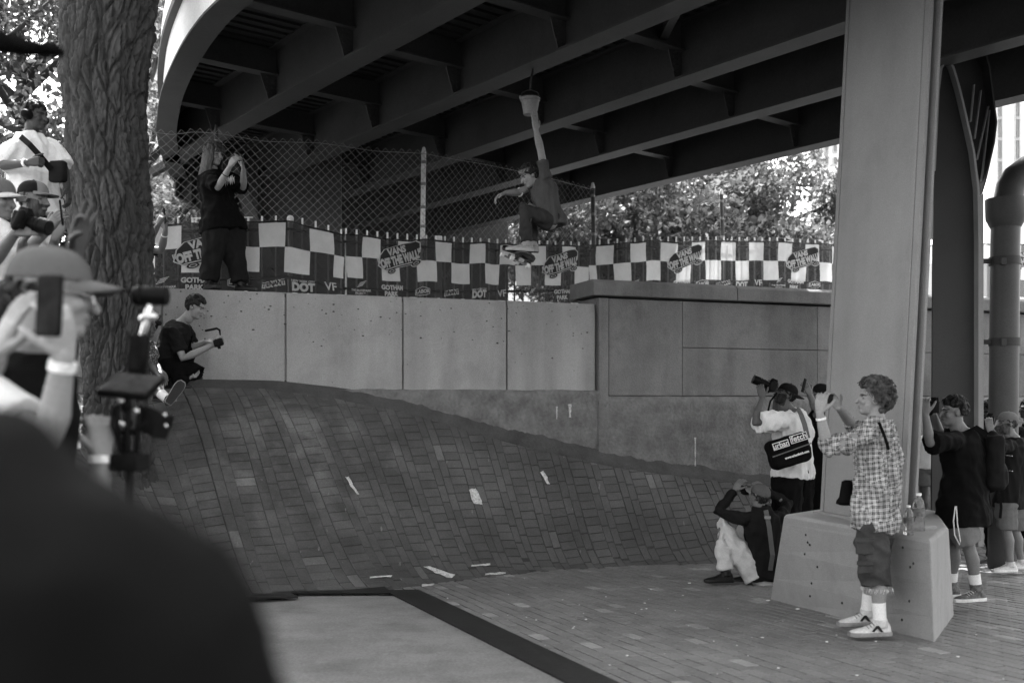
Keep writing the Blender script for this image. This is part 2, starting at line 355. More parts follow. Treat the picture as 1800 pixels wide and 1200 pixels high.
def brick_unit(name, mat):
    mb = MB(); c = .035
    lo = [(-.5, -.5, -1), (.5, -.5, -1), (.5, .5, -1), (-.5, .5, -1)]; mid = [(x, y, -.12) for x, y, z in lo]
    top = [(x * (1 - 2 * c), y * (1 - 2 * c), 0) for x, y, z in lo]
    mb.add(lo + mid + top, [(0, 1, 5, 4), (1, 2, 6, 5), (2, 3, 7, 6), (3, 0, 4, 7), (4, 5, 9, 8), (5, 6, 10, 9), (6, 7, 11, 10), (7, 4, 8, 11), (8, 9, 10, 11)])
    me = mb.mesh(None, name); me.materials.append(mat); return me
BU_V = [(-.5, -.5, -1), (.5, -.5, -1), (.5, .5, -1), (-.5, .5, -1)]
BU = np.array(BU_V + [(x, y, -.12) for x, y, z in BU_V] + [(x * .93, y * .93, 0) for x, y, z in BU_V])
BUF = [(0, 1, 5, 4), (1, 2, 6, 5), (2, 3, 7, 6), (3, 0, 4, 7), (4, 5, 9, 8), (5, 6, 10, 9), (6, 7, 11, 10), (7, 4, 8, 11), (8, 9, 10, 11)]
def place_bricks(mats, owner, mat, limit, score):
    """mats: 4x4 matrices. The ones showing largest become objects, the rest one part."""
    order = sorted(range(len(mats)), key=lambda i: -score(mats[i])); me = brick_unit('brick', mat)
    for i in order[:limit]:
        o = bpy.data.objects.new('brick', me); o.matrix_world = mats[i]; COL.objects.link(o); o.parent = owner
    rest = MB()
    for i in order[limit:]:
        A = np.array(mats[i]); v = BU @ A[:3, :3].T + A[:3, 3]; rest.add(v.tolist(), BUF)
    if rest.v: rest.build('brick_field', mat, owner, kind='stuff')
def proj(p):
    return (900 + p.x / p.y * F, HZ - (p.z - CZ) / p.y * F)
def brick_score(A):
    p = A.translation
    if p.y < .5: return 0
    x, y = proj(p)
    if not (-20 < x < 1820 and 0 < y < 1215): return -1
    if x < 250 or (x < 480 and y > 780 + (x - 250) * .9): return 0      # hidden behind the people in front
    n = A.col[2].xyz.normalized(); area = A.col[0].xyz.length * A.col[1].xyz.length
    v = (Vector((0, 0, CZ)) - p); return area * abs(n.dot(v.normalized())) / v.length_squared
# bank bricks: two stretcher columns, then one column of bricks laid crosswise
Ls = [0.0]; N_ = 700
for i in range(N_): Ls.append(Ls[-1] + (bank(NS * (i + 1) / N_, .5) - bank(NS * i / N_, .5)).length)
def s_at(d): return float(np.interp(d, Ls, np.linspace(0, NS, N_ + 1)))
TT = np.linspace(0, 1, 41)
mats = []; d = s0 = 0.0; k = 0; rb = random.Random(3)
spots_light = [(548, 918), (560, 920), (697, 890), (840, 983), (958, 983), (520, 1000), (965, 840), (562, 745), (520, 870)]
while d < Ls[-1] - .25:
    wide = (k % 3 == 2); wd = .205 if wide else .103
    sa, sb = s_at(d), s_at(d + wd); sm = (sa + sb) / 2
    pts = [bank(sm, t) for t in TT]; cum = np.concatenate([[0], np.cumsum([(pts[i + 1] - pts[i]).length for i in range(40)])])
    tot = cum[-1] - .085; ln = .103 if wide else .206; q = -rb.random() * ln * (0.2 if wide else 1)
    while q < tot - .03:
        c0, c1 = max(q, 0), min(q + ln, tot)
        if c1 - c0 > .04:
            ta, tb = np.interp(c0, cum, TT), np.interp(c1, cum, TT); tm = (ta + tb) / 2
            c = bank(sm, tm); u = bank(sm, tb) - bank(sm, ta); r = bank(sb, tm) - bank(sa, tm)
            uh = u.normalized(); r = r - uh * r.dot(uh); n = r.cross(u).normalized(); r2 = r * (1 - .005 / r.length); u2 = u * (1 - .006 / u.length)
            c = c + n * (.003 + rb.uniform(-.002, .003))
            A = Matrix(((r2.x, u2.x, n.x * .04, c.x), (r2.y, u2.y, n.y * .04, c.y), (r2.z, u2.z, n.z * .04, c.z), (0, 0, 0, 1)))
            mats.append(A)
        q += ln
    d += wd; k += 1
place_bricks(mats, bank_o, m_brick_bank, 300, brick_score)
rows = []                                    # smooth mortar fillet where the bank meets the wall
for s in np.linspace(6.3, NS, 150):
    a, b = bank(s, 1.0), bank(s, .9); d = (b - a).normalized(); o = .012 * sn(s * 3, .5, .5)
    nn = (bank(min(s + .05, NS), .95) - bank(max(s - .05, 0), .95)).cross(-d).normalized(); rows.append([a + d * (.17 + o) - nn * .012, a + d * (.155 + o) + nn * .008, a + d * .09 + nn * (.014 + o * .3), a + d * .03 + nn * .022 + V(0, 0, .012), a - d * .01 + V(0, 0, .05 + 1.5 * o), a - d * .08 + V(0, 0, .05)])
mb = MB(); mb.grid(rows); mb.build('mortar_fillet', M('fillet_mortar', .06, rough=.9, var=.3, scale=4, bump=.4, bscale=50), bank_o, smooth=True)

# plaza bricks, running bond along the grid of the place
gd = Vector((-.345, .939, 0)).normalized(); gs = Vector((gd.y, -gd.x, 0))
plaza = MB(); plaza.grid([[V(x, y, G(y) - .002) for y in (3.2, 6, 9, 12, 15)] for x in (-2.4, 0, 3, 6, 9.5)])
plaza_o = tag(plaza.build('plaza_pavement', M('plaza_joint_sand', .014, rough=1, var=.4, scale=3)), kind='structure')
foot = [LP_[i] for i in range(NS + 1)]; foot_xy = [(p.x, p.y) for p in foot[6:]]
def beyond_foot(x, y):
    xs_ = [p[0] for p in foot_xy]
    if x < xs_[0]: return y > foot_xy[0][1]
    return y > np.interp(x, xs_, [p[1] for p in foot_xy]) + .06
SHEET = [GP(500, 1052), GP(692, 1046), GP(1000, 1204), GP(1180, 1300), V(.9, 3.3, G(3.3)), V(-2.4, 3.3, G(3.3)), GP(380, 1066)]
def in_poly(x, y, poly):
    c = False; n = len(poly)
    for i in range(n):
        a, b = poly[i], poly[(i + 1) % n]
        if (a.y > y) != (b.y > y) and x < (b.x - a.x) * (y - a.y) / (b.y - a.y) + a.x: c = not c
    return c
mats = []
for j in range(-90, 110):
    for i in range(-5, 90):
        off = .103 if j % 2 else 0
        p = gs * (j * .104 + .05) + gd * (i * .206 + off); x, y = p.x, p.y
        if y < 3.3 or y > 14.8 or x < -2.3 or x > 9.3 or beyond_foot(x, y): continue
        if in_poly(x, y, SHEET): continue
        r = gs * .0915; u = gd * .195; sl = Vector((0, 1, -.0589)).normalized()
        u = Vector((u.x, u.y, u.y * -.0589)); r = Vector((r.x, r.y, r.y * -.0589)); n = r.cross(u).normalized()
        z = G(y) + .003 + rb.uniform(-.002, .003)
        A = Matrix(((r.x, u.x, n.x * .03, x), (r.y, u.y, n.y * .03, y), (r.z, u.z, n.z * .03, z), (0, 0, 0, 1)))
        mats.append(A)
place_bricks(mats, plaza_o, m_brick_plaza, 300, brick_score)

# ---- plywood sheet and rubber strips
def slab(pts, z0, z1): 
    return [V(p.x, p.y, G(p.y) + z0) for p in pts], V(0, 0, z1 - z0)
m_ply = M('worn_plywood', .2, rough=.7, var=.2, scale=2.0, bump=.15, bscale=60, fine=.2, stains=.35, sscale=1.7, stretch=(1, 1, 1))
m_rub = M('black_rubber', .012, rough=.55, var=.5, scale=5, bump=.15, bscale=40)
edge = [(505, 1049), (692, 1049), (1000, 1207)]
mb = MB(); p_, e_ = slab([GP(400, 1062), GP(505, 1049), GP(*edge[1]), GP(*edge[2]), V(.55, 4.72, 0), V(-2.1, 4.72, 0)], -.004, .012); mb.prism(p_, e_)
tag(mb.build('plywood_sheet', m_ply), 'scuffed pale plywood sheet laid flat at the foot of the brick bank', 'plywood sheet')
mb = MB(); p_, e_ = slab([V(-2.1, 4.71, 0), V(.555, 4.71, 0), V(1.0, 3.4, 0), V(-1.7, 3.4, 0)], -.004, .012); mb.prism(p_, e_)
tag(mb.build('plywood_sheet', m_ply), 'second pale plywood sheet butted against the one at the bank foot', 'plywood sheet')
_GS, _GT = np.linspace(5, NS - 1, 150), np.linspace(-.02, 1, 86)
_GQ = np.array([[tuple(bank(s, t)) for t in _GT] for s in _GS])
_GX = 900 + _GQ[..., 0] / _GQ[..., 1] * F; _GY = HZ - (_GQ[..., 2] - CZ) / _GQ[..., 1] * F
def on_bank_all(px, py):             # pixel -> nearest point of the bank surface
    i, j = np.unravel_index(np.argmin((_GX - px) ** 2 + (_GY - py) ** 2), _GX.shape)
    return Vector(_GQ[i, j]), float(_GS[i]), float(_GT[j])
def on_bank(px, py): return on_bank_all(px, py)[0]
def strip(pxs, thick, lift, lab, mat=m_rub, name='rubber_strip'):
    pts = []
    for x, y in pxs:
        q = on_bank(x, y); g = GP(x, y)
        pts.append((q if (q - g).length < .5 and q.z > g.z else g) + V(0, 0, lift))
    mb = MB(); mb.prism(pts, V(0, -.003, thick)); return tag(mb.build(name, mat), lab, 'rubber strip')
strip([(425, 1019), (662, 1019), (688, 1046), (500, 1044)], .014, .012, 'black rubber strip lying across the foot of the bank above the plywood')
strip([(400, 1043), (508, 1045), (524, 1057), (380, 1058)], .012, .030, 'short black rubber piece overlapping the end of the cross strip')
mb = MB(); p_, e_ = slab([GP(676, 1041), GP(736, 1040), GP(1100, 1212), V(1.45, 3.4, 0), V(1.02, 3.4, 0), GP(1002, 1208)], .013, .026)
mb.prism(p_, e_); tag(mb.build('rubber_strip', m_rub), 'long black rubber strip running along the plywood edge over the plaza bricks', 'rubber strip')

# ---- tape and paint scraps on the bank
m_white = M('white_tape', .5, rough=.8, var=.5, scale=40)
def scrap(poly, lab, name='tape_scrap', cat='tape'):
    mb = MB(); pts = []; q, s, t = on_bank_all(sum(p[0] for p in poly) / len(poly), sum(p[1] for p in poly) / len(poly)); n = (bank(s + .05, t) - bank(s, t)).cross(bank(s, t + .02) - bank(s, t)).normalized()
    rj = random.Random(int(poly[0][0])); dense = []
    for a_, b_ in zip(poly, poly[1:] + poly[:1]):
        for k in range(4): dense.append((a_[0] + (b_[0] - a_[0]) * k / 4 + rj.uniform(-1.4, 1.4), a_[1] + (b_[1] - a_[1]) * k / 4 + rj.uniform(-.8, .8)))
    c0, s0_, t0_ = on_bank_all(sum(p[0] for p in poly) / len(poly), sum(p[1] for p in poly) / len(poly))
    for p in dense:                           # viewing ray against the bank's tangent plane there
        d_ = P(p[0], p[1], 1.0) - V(0, 0, CZ); k = (c0 + n * .013 - V(0, 0, CZ)).dot(n) / d_.dot(n); pts.append(V(0, 0, CZ) + d_ * k)
    mb.prism(pts, n * .003); tag(mb.build(name, m_white), lab, cat)
scrap([(824, 860), (837, 858), (848, 886), (833, 884)], 'bright white paint blotch on a bank brick in mid slope', 'paint_blotch', 'paint')
scrap([(745, 995), (756, 995), (800, 1010), (793, 1016), (765, 1006)], 'torn white tape strip crumpled at the bottom of the bank')
scrap([(650, 1013), (688, 1010), (688, 1013), (650, 1016)], 'narrow white tape line beside the rubber strip at the bank foot')
scrap([(828, 992), (862, 990), (862, 993), (828, 995)], 'short white tape line above a pale brick at the bank foot')
scrap([(853, 1007), (888, 1005), (888, 1008), (853, 1010)], 'short white tape line below a pale brick at the bank foot')
scrap([(950, 829), (955, 828), (967, 850), (962, 851)], 'thin white tape edge on a brick higher up the slope than the paint blotch')
scrap([(742, 1027), (762, 1025), (763, 1028), (744, 1031)], 'small white tape scrap next to the corner of the rubber strip')
scrap([(606, 838), (612, 838), (632, 868), (627, 869)], 'pale scuffed streak of chalk down the middle of the bank', 'chalk_streak', 'chalk')

# ---- left retaining wall
sL, sR = -9.0, wall_s(1046)
wall = empty('retaining_wall', wallpt(0, 0, 1.7), 'grey concrete retaining wall of cast panels above the brick bank', 'wall')
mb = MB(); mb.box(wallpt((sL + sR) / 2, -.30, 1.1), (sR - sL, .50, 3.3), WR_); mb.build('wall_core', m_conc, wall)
js = [wall_s(x) for x in (502, 708, 891, 1047)]
while js[0] > sL + .5: js.insert(0, js[0] - 1.29)
for a, b in zip(js[:-1], js[1:]):
    mb = MB(); g = .011; n1 = 18; n2 = 14
    rows = []
    for i in range(n1 + 1):
        s = a + g + (b - a - 2 * g) * i / n1; row = [wallpt(s, -.05, 1.73)]
        for j in range(n2 + 1):
            z = 1.73 + (2.80 - 1.73) * j / n2; edge_r = .012 * max(0, 1 - (2.80 - z) / .06) ** 2
            o = .012 * (sn(s * 1.3, z * 1.5, 3.1) - .5) + .006 * (sn(s * 9, z * 9, 1.1) - .5)
            row.append(wallpt(s, o - edge_r, z + .006 * (sn(s * 4, 9.0, 2.) - .5)))
        row.append(wallpt(s, -.56, 2.80)); row.append(wallpt(s, -.57, 2.6)); rows.append(row)
    mb.grid(rows); e0 = [r for r in rows[0]]; e1 = [r for r in rows[-1]]
    mb.add(e0, [tuple(range(len(e0)))]); mb.add(e1, [tuple(reversed(range(len(e1))))])
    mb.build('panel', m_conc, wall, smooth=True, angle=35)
rp0 = random.Random(8); mb = MB()           # dark blobs with the shade of air holes and chips as their colour
for k in range(150):
    s = rp0.uniform(-4.5, sR - .05); z = 2.78 - abs(rp0.gauss(0, .35))
    if z < 1.76: continue
    r0 = rp0.uniform(.003, .009); mb.ell(wallpt(s, .002, z), (r0 * rp0.uniform(1, 2), .006, r0), WR_, 6, 4)
mb.build('hole_shade', M('pit_dark', .05), wall, kind='stuff')
mb = MB()
for k in range(40):                          # chipped arris along the top edge
    s = rp0.uniform(-4.5, sR - .05); mb.ell(wallpt(s, -.004, 2.796), (rp0.uniform(.01, .05), .008, rp0.uniform(.004, .010)), WR_, 8, 5)
mb.build('chipped_edge', M('fresh_concrete', .42, rough=.95, bump=.5), wall, kind='stuff')
# rough footing below the panels
def footing(s0, s1, parent, seed, z_top=1.735):
    rows = []
    for i in range(int((s1 - s0) / .05) + 1):
        s = s0 + i * .05; row = []
        for j in range(33):
            z = -.7 + (z_top + .7) * j / 32
            q = V(s * 2.2, z * 2.2, seed); o = .035 + .06 * (sn(*q) - .5) + .04 * (sn(*(q * 4)) - .5) + .02 * (sn(*(q * 11)) - .5)
            if j >= 31: z += .03 * (sn(*(q * 3)) - .5); o += (.012 if j == 31 else -.01)
            row.append(wallpt(s, o, z))
        row.append(wallpt(s, -.08, z_top + .004)); rows.append(row)
    mb = MB(); mb.grid(rows); return mb.build('footing', m_rough, parent, smooth=True)
footing(sL, sR + .05, wall, 2.7)
# ---- right capped wall
sa, sb = wall_s(1050), wall_s(1050) + 9.5
cw = empty('capped_wall', wallpt(sa, 0, 1.7), 'darker concrete wall with an overhanging cap slab behind the steel column', 'wall')
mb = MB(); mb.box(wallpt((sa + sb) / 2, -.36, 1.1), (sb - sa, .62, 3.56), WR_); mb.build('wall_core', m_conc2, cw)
mb = MB(); mb.box(wallpt(sa + .075, -.02, 1.4), (.13, .10, 2.95), WR_); mb.build('corner_pilaster', m_conc2, cw, bevel=.008)
js2 = [sa + .155, wall_s(1200), wall_s(1437), wall_s(1437) + 1.7, wall_s(1437) + 3.4, wall_s(1437) + 5.1]
for a, b in zip(js2[:-1], js2[1:]):
    for z0, z1 in ((-.6, 1.66), (1.672, 2.28), (2.288, 2.875)):
        if a < wall_s(1190) and z0 > 1.6:
            if z0 > 2: continue
            z1 = 2.875
        mb = MB(); mb.box(wallpt((a + b) / 2, -.035, (z0 + z1) / 2), (b - a - .006, .06, z1 - z0), WR_); mb.build('panel', m_conc2, cw, bevel=.006)
for a, b in ((sa - .09, sa + 1.95), (sa + 1.956, sa + 4.6), (sa + 4.606, sb)):
    mb = MB(); pr = [wallpt(a, .085, 2.90), wallpt(a, .085, 3.06), wallpt(a, .03, 3.10), wallpt(a, -.66, 3.10), wallpt(a, -.66, 2.90)]
    mb.prism(pr, WD * (b - a)); mb.build('cap_slab', m_conc2, cw, bevel=.012)
footing(sa, sb - .2, cw, 8.1, 1.66)
# pale drips of paint on the wall
def drip(px, py0, py1, wd, lab):
    mb = MB(); q = W(px); ro = random.Random(int(px)); L = []; R = []
    for k in range(7):
        y = py0 + (py1 - py0) * k / 6; p = P(px, y, q.y) + WN * .085; hw = wd * ro.uniform(.4, 1.1) * (1 - .5 * k / 6)
        L.append(p - WD * hw); R.append(p + WD * hw)
    mb.prism(L + R[::-1], WN * .003); tag(mb.build('paint_drip', M('drip_white', .42, var=.4, scale=40)), lab, 'paint')
drip(974, 714, 736, .012, 'pale paint drip on the rough wall footing, beside a wider drip')
drip(997, 710, 733, .035, 'wider pale paint drip on the rough wall footing')
drip(1216, 768, 818, .018, 'long pale vertical paint drip low on the capped wall')
# ================================================================== OVERPASS
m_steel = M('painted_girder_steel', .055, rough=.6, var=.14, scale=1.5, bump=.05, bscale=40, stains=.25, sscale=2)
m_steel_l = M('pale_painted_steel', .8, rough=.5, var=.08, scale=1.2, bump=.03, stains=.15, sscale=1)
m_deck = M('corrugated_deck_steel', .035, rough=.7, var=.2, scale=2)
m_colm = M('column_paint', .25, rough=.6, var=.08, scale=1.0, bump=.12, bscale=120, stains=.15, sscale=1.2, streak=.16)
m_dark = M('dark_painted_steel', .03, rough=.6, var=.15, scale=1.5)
ZG = 5.01                                   # underside of the girders
gu = V(-.615, .788, 0).normalized(); gn = V(gu.y, -gu.x, 0)
ov = empty('overpass', V(0, 12, ZG), 'curved steel highway ramp with girders seen from below', 'overpass')
def gpt(n, u, z): p = gn * n + gu * u; return V(p.x, p.y, z)
GR = Matrix((gu, -gn, _UP)).transposed()
GN = [4.92, 6.45, 8.0, 9.6, 11.43]
outer = [V(9, -3.0, 0), V(5.2, .3, 0), V(2.6, 2.7, 0), V(.6, 4.75, 0), V(-1.1, 6.8, 0), V(-2.36, 8.46, 0), V(-2.82, 9.14, 0), V(-3.28, 9.98, 0), V(-3.79, 11.05, 0), V(-4.21, 12.1, 0), V(-4.47, 12.83, 0), V(-4.69, 13.56, 0), V(-5.0, 14.73, 0), V(-5.3, 16.3, 0), V(-5.55, 18.5, 0), V(-5.7, 22, 0)]
def cat_list(pts, sub=4):
    out = []
    for i in range(len(pts) - 1):
        p0, p1, p2, p3 = pts[max(i - 1, 0)], pts[i], pts[i + 1], pts[min(i + 2, len(pts) - 1)]
        for k in range(sub):
            f = k / sub; out.append(p1 + (p2 - p0) * (.5 * f) + (p0 * 2 - p1 * 5 + p2 * 4 - p3) * (.5 * f * f) + (p1 * 3 - p0 - p2 * 3 + p3) * (.5 * f ** 3))
    return out + [pts[-1]]
oc = cat_list(outer)
def norms(c):
    out = []
    for i in range(len(c)):
        t = nz(c[min(i + 1, len(c) - 1)] - c[max(i - 1, 0)]); out.append(V(-t.y, t.x, 0))   # to the left of travel = outward
    return out
on_ = norms(oc)
def curve_box(c, nn, a, b, z0, z1):         # band between outward offsets a..b
    rings = [[c[i] + nn[i] * a + V(0, 0, z0), c[i] + nn[i] * b + V(0, 0, z0), c[i] + nn[i] * b + V(0, 0, z1), c[i] + nn[i] * a + V(0, 0, z1)] for i in range(len(c))]
    mb = MB(); mb.loft(rings); return mb
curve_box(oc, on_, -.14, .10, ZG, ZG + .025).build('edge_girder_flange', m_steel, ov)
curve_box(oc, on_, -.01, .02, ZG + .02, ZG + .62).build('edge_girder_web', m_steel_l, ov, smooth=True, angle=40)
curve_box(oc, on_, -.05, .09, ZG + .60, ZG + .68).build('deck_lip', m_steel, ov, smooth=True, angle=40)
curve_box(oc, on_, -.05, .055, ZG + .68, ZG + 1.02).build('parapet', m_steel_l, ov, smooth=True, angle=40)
_ON = [(p.dot(gn), p.dot(gu)) for p in oc]
def outer_n(u):                              # where the outer edge crosses the line at u
    n_ = [p[0] for p in _ON]; u_ = [p[1] for p in _ON]
    return float(np.interp(u, u_, n_)) + .08
# deck slab with corrugated soffit
fr, to = gpt(11.75, -7, 0), gpt(11.75, 20.5, 0)
poly = [p - on_[i] * .03 for i, p in enumerate(oc)] + [to, fr, V(fr.x, -4, 0)]
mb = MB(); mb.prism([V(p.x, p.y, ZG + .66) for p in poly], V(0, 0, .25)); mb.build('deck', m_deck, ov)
for k in range(120):                         # ribs of the steel soffit, across the girders
    u = -3 + k * .17; a = gpt(4.3, u, ZG + .645); n0 = 4.3
    best = outer_n(u) + .05
    if best is None or best > 11: continue
    mb = MB(); mb.box((gpt(best, u, ZG + .648) + gpt(11.4, u, ZG + .648)) / 2, (.075, 11.4 - best, .03), GR); mb.build('soffit_rib', m_deck, ov)
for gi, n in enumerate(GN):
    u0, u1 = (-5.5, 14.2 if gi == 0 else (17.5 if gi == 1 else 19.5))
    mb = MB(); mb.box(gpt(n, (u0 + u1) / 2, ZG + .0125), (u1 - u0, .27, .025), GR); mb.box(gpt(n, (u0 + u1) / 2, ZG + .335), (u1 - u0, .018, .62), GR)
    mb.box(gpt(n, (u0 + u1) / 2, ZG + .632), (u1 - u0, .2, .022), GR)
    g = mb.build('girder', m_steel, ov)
    if gi == 4:
        mb = MB(); mb.box(gpt(n + .22, (u0 + u1) / 2, ZG + .85), (u1 - u0, .1, .7), GR); mb.build('parapet', m_steel_l, ov)
cross = {(-1, 0): [3.6, 5.35, 7.1, 8.9, 10.7, 12.4], (0, 1): [3.9, 5.7, 7.4, 9.2, 11.0, 12.8], (1, 2): [5.0, 7.3, 9.6, 11.8, 14.0], (2, 3): [3.4, 5.7, 7.9, 10.2, 12.5], (3, 4): [3.6, 5.9, 8.3, 10.6, 13.0]}
for (a, b), us in cross.items():
    for u in us:
        na = GN[a] + .012 if a >= 0 else outer_n(u); nb = GN[b] - .012
        if nb - na < .3: continue
        mb = MB(); mb.box((gpt(na, u, ZG + .48) + gpt(nb, u, ZG + .48)) / 2, (.014, nb - na, .29), GR)
        mb.box((gpt(na, u, ZG + .33) + gpt(nb, u, ZG + .33)) / 2, (.16, nb - na, .016), GR)
        mb.prism([gpt(nb, u - .007, ZG + .33), gpt(nb - .2, u - .007, ZG + .33), gpt(nb - .1, u - .007, ZG + .05), gpt(nb, u - .007, ZG + .03)], gu * .014)
        if a >= 0: mb.prism([gpt(na, u - .007, ZG + .33), gpt(na + .2, u - .007, ZG + .33), gpt(na + .1, u - .007, ZG + .05), gpt(na, u - .007, ZG + .03)], gu * .014)
        cb = mb.build('cross_beam', m_steel, ov)
        mb = MB(); rr = random.Random(int(u * 10))
        for i in range(4):
            for j in range(2):
                p = gpt(nb - .05 - .06 * j, u - .012, ZG + .12 + .06 * i); mb.box(p, (.012, .022, .022), GR)
        mb.build('bolt_group', m_steel, cb, kind='stuff')
    # longitudinal stringer between girders
for a in range(0, 4):
    n = (GN[a] + GN[a + 1]) / 2; mb = MB(); mb.box(gpt(n, 6.5, ZG + .56), (22, .012, .16), GR); mb.box(gpt(n, 6.5, ZG + .478), (22, .11, .014), GR); mb.build('stringer', m_steel, ov)
mb = MB(); A, B = gpt(9.55, 8.2, ZG + .35), gpt(8.05, 6.6, ZG + .1)
mb.tube([P(1150, 95, 11.4), P(1195, 5, 9.2)], .06, seg=4, round_caps=False); mb.build('diagonal_brace', m_steel, ov)

# ---- pier bent and abutment far under the ramp
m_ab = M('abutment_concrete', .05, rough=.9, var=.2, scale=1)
bent = empty('pier_bent', P(350, 345, 15), 'dark steel pier bent with a tapered end under the ramp behind the chain link fence', 'pier')
Yb = 15.2
pl = [(308, 290), (430, 283), (600, 262), (600, 470), (470, 470), (398, 398), (308, 345)]
mb = MB(); mb.prism([P(x, y, Yb + .25) for x, y in pl][::-1], V(0, .03, 0)); mb.build('web_plate', m_steel, bent)
for i in range(len(pl) - 1, len(pl) - 4, -1):
    a, b = P(*pl[i], Yb), P(*pl[(i + 1) % len(pl)], Yb); d = nz(b - a); n = V(-d.z, 0, d.x) * .012
    mb = MB(); mb.prism([a - n, b - n, b + n, a + n], V(0, .5, 0)); mb.build('flange', m_steel, bent)
for x in (335, 372, 412, 452):
    y1 = np.interp(x, [308, 398, 470], [345, 398, 470]); a, b = P(x, 292, Yb + .05), P(x, y1 - 2, Yb + .05)
    mb = MB(); mb.prism([a - V(.01, 0, 0), a + V(.01, 0, 0), b + V(.01, 0, 0), b - V(.01, 0, 0)], V(0, .2, 0)); mb.build('stiffener', m_steel, bent)
mb = MB(); a, b = P(405, 285, Yb - .25), P(478, 470, Yb - .25); mb.prism([a - V(.09, 0, 0), a + V(.09, 0, 0), b + V(.09, 0, 0), b - V(.09, 0, 0)], V(0, .05, 0)); mb.build('diagonal_leg', m_steel, bent)
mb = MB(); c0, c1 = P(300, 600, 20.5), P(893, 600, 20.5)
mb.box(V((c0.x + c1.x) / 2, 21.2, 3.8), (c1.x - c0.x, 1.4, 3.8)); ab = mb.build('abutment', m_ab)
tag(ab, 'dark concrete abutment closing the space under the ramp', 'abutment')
for k, (x0, x1, y) in enumerate([(430, 560, 268), (450, 620, 288), (640, 800, 300), (700, 880, 318)]):
    a, b = P(x0, y, 16.5 + k), P(x1, y + 22, 16.5 + k); mb = MB(); mb.tube([a, b], .06, seg=8); 
    tag(mb.build('conduit_pipe', m_steel), ['short conduit pipe slung high under the ramp behind the standing photographer', 'second conduit pipe under the ramp just below the short one', 'conduit pipe under the ramp behind the tall fence post', 'lowest conduit pipe under the ramp next to the abutment edge'][k], 'pipe')

# ---- main column on its pedestal
FL, FR, BR, BL = GP(1352, 1052), GP(1643, 1128), GP(1677, 1080), None
BL = V(3.35, 9.35, G(9.35))
base = [FL, FR, BR, V(3.75, 8.6, G(8.6)), BL]
topz = .672
tops = [P(1378, 906, 8.22), P(1636, 945, 6.65), P(1667, 925, 7.4), V(3.62, 8.5, 0), V(3.2, 9.15, 0)]
tops = [V(p.x, p.y, topz) for p in tops]
ped = empty('concrete_pedestal', (FL + BR) / 2, 'battered concrete pedestal block carrying the pale steel column', 'pedestal')
mb = MB(); ctr = sum(tops, V(0, 0, 0)) / 5; rings = []
def ring_lerp(f, inset=0, dz=0):
    out = []
    for b, t in zip(base, tops):
        p = V(b.x, b.y, b.z - .05).lerp(t, f); p = p + (V(ctr.x, ctr.y, p.z) - p).normalized() * inset; out.append(p + V(0, 0, dz))
    return out
for f in (0, .3, .6, .9, .965): rings.append(ring_lerp(f))
rings.append(ring_lerp(1, .01, -.006)); rings.append(ring_lerp(1, .05, 0)); mb.loft(rings)
mb.build('block', m_ped, ped, bevel=.02)
mb = MB(); rr = random.Random(5)
for k in range(16):                      # dark blobs, colour standing in for shade inside small air holes / chips
    f = rr.uniform(.2, .9); g = rr.uniform(.1, .95); p = ring_lerp(f)[0].lerp(ring_lerp(f)[1], g)
    mb.ell(p, (.008, .008, .01), None, 6, 4)
mb.build('hole_shade', M('hole_dark', .03), ped, kind='stuff')

cd = V(-.2816, .9595, 0).normalized()       # along the column's broad face
cn = V(-cd.y, cd.x, 0)                      # out of the face, towards camera left
colm = empty('steel_column', V(2.8, 7.7, .65), 'pale grey painted steel column rising from the concrete pedestal to the ramp', 'column')
A0, B0 = P(1441, 903, 8.28), P(1588, 932, 7.30)
def lean(p, z):                              # the column leans slightly to the right
    return p + V(.052 * (z - topz), 0, 0)
def plate(p0, p1, off, th, mat, name, z0=topz - .01, z1=ZG + .02, parent=None, bevel=.004):
    mb = MB(); q0, q1 = p0 + cn * off, p1 + cn * off; pts = []
    for z in (z0, z1):
        pts.append([lean(V(q0.x, q0.y, z), z), lean(V(q1.x, q1.y, z), z), lean(V(q1.x, q1.y, z) - cn * th, z), lean(V(q0.x, q0.y, z) - cn * th, z)])
    mb.loft(pts); return mb.build(name, mat, parent or colm, bevel=bevel)
plate(A0, B0, 0, .03, m_colm, 'front_flange')
mid = (A0 + B0) / 2
plate(A0.lerp(B0, .04), A0.lerp(B0, .055), .012, .012, m_colm, 'edge_bar'); plate(A0.lerp(B0, .90), A0.lerp(B0, .945), .012, .012, m_colm, 'edge_bar')
plate(mid - cd * .02, mid + cd * .02, -.03, .045, m_dark, 'web')
plate(A0, B0 - cd * .02, -.075, .02, m_colm, 'back_flange')
plate(A0 + cd * .03, B0 - cd * .10, .05, .26, m_colm, 'base_plate', topz - .005, topz + .02)

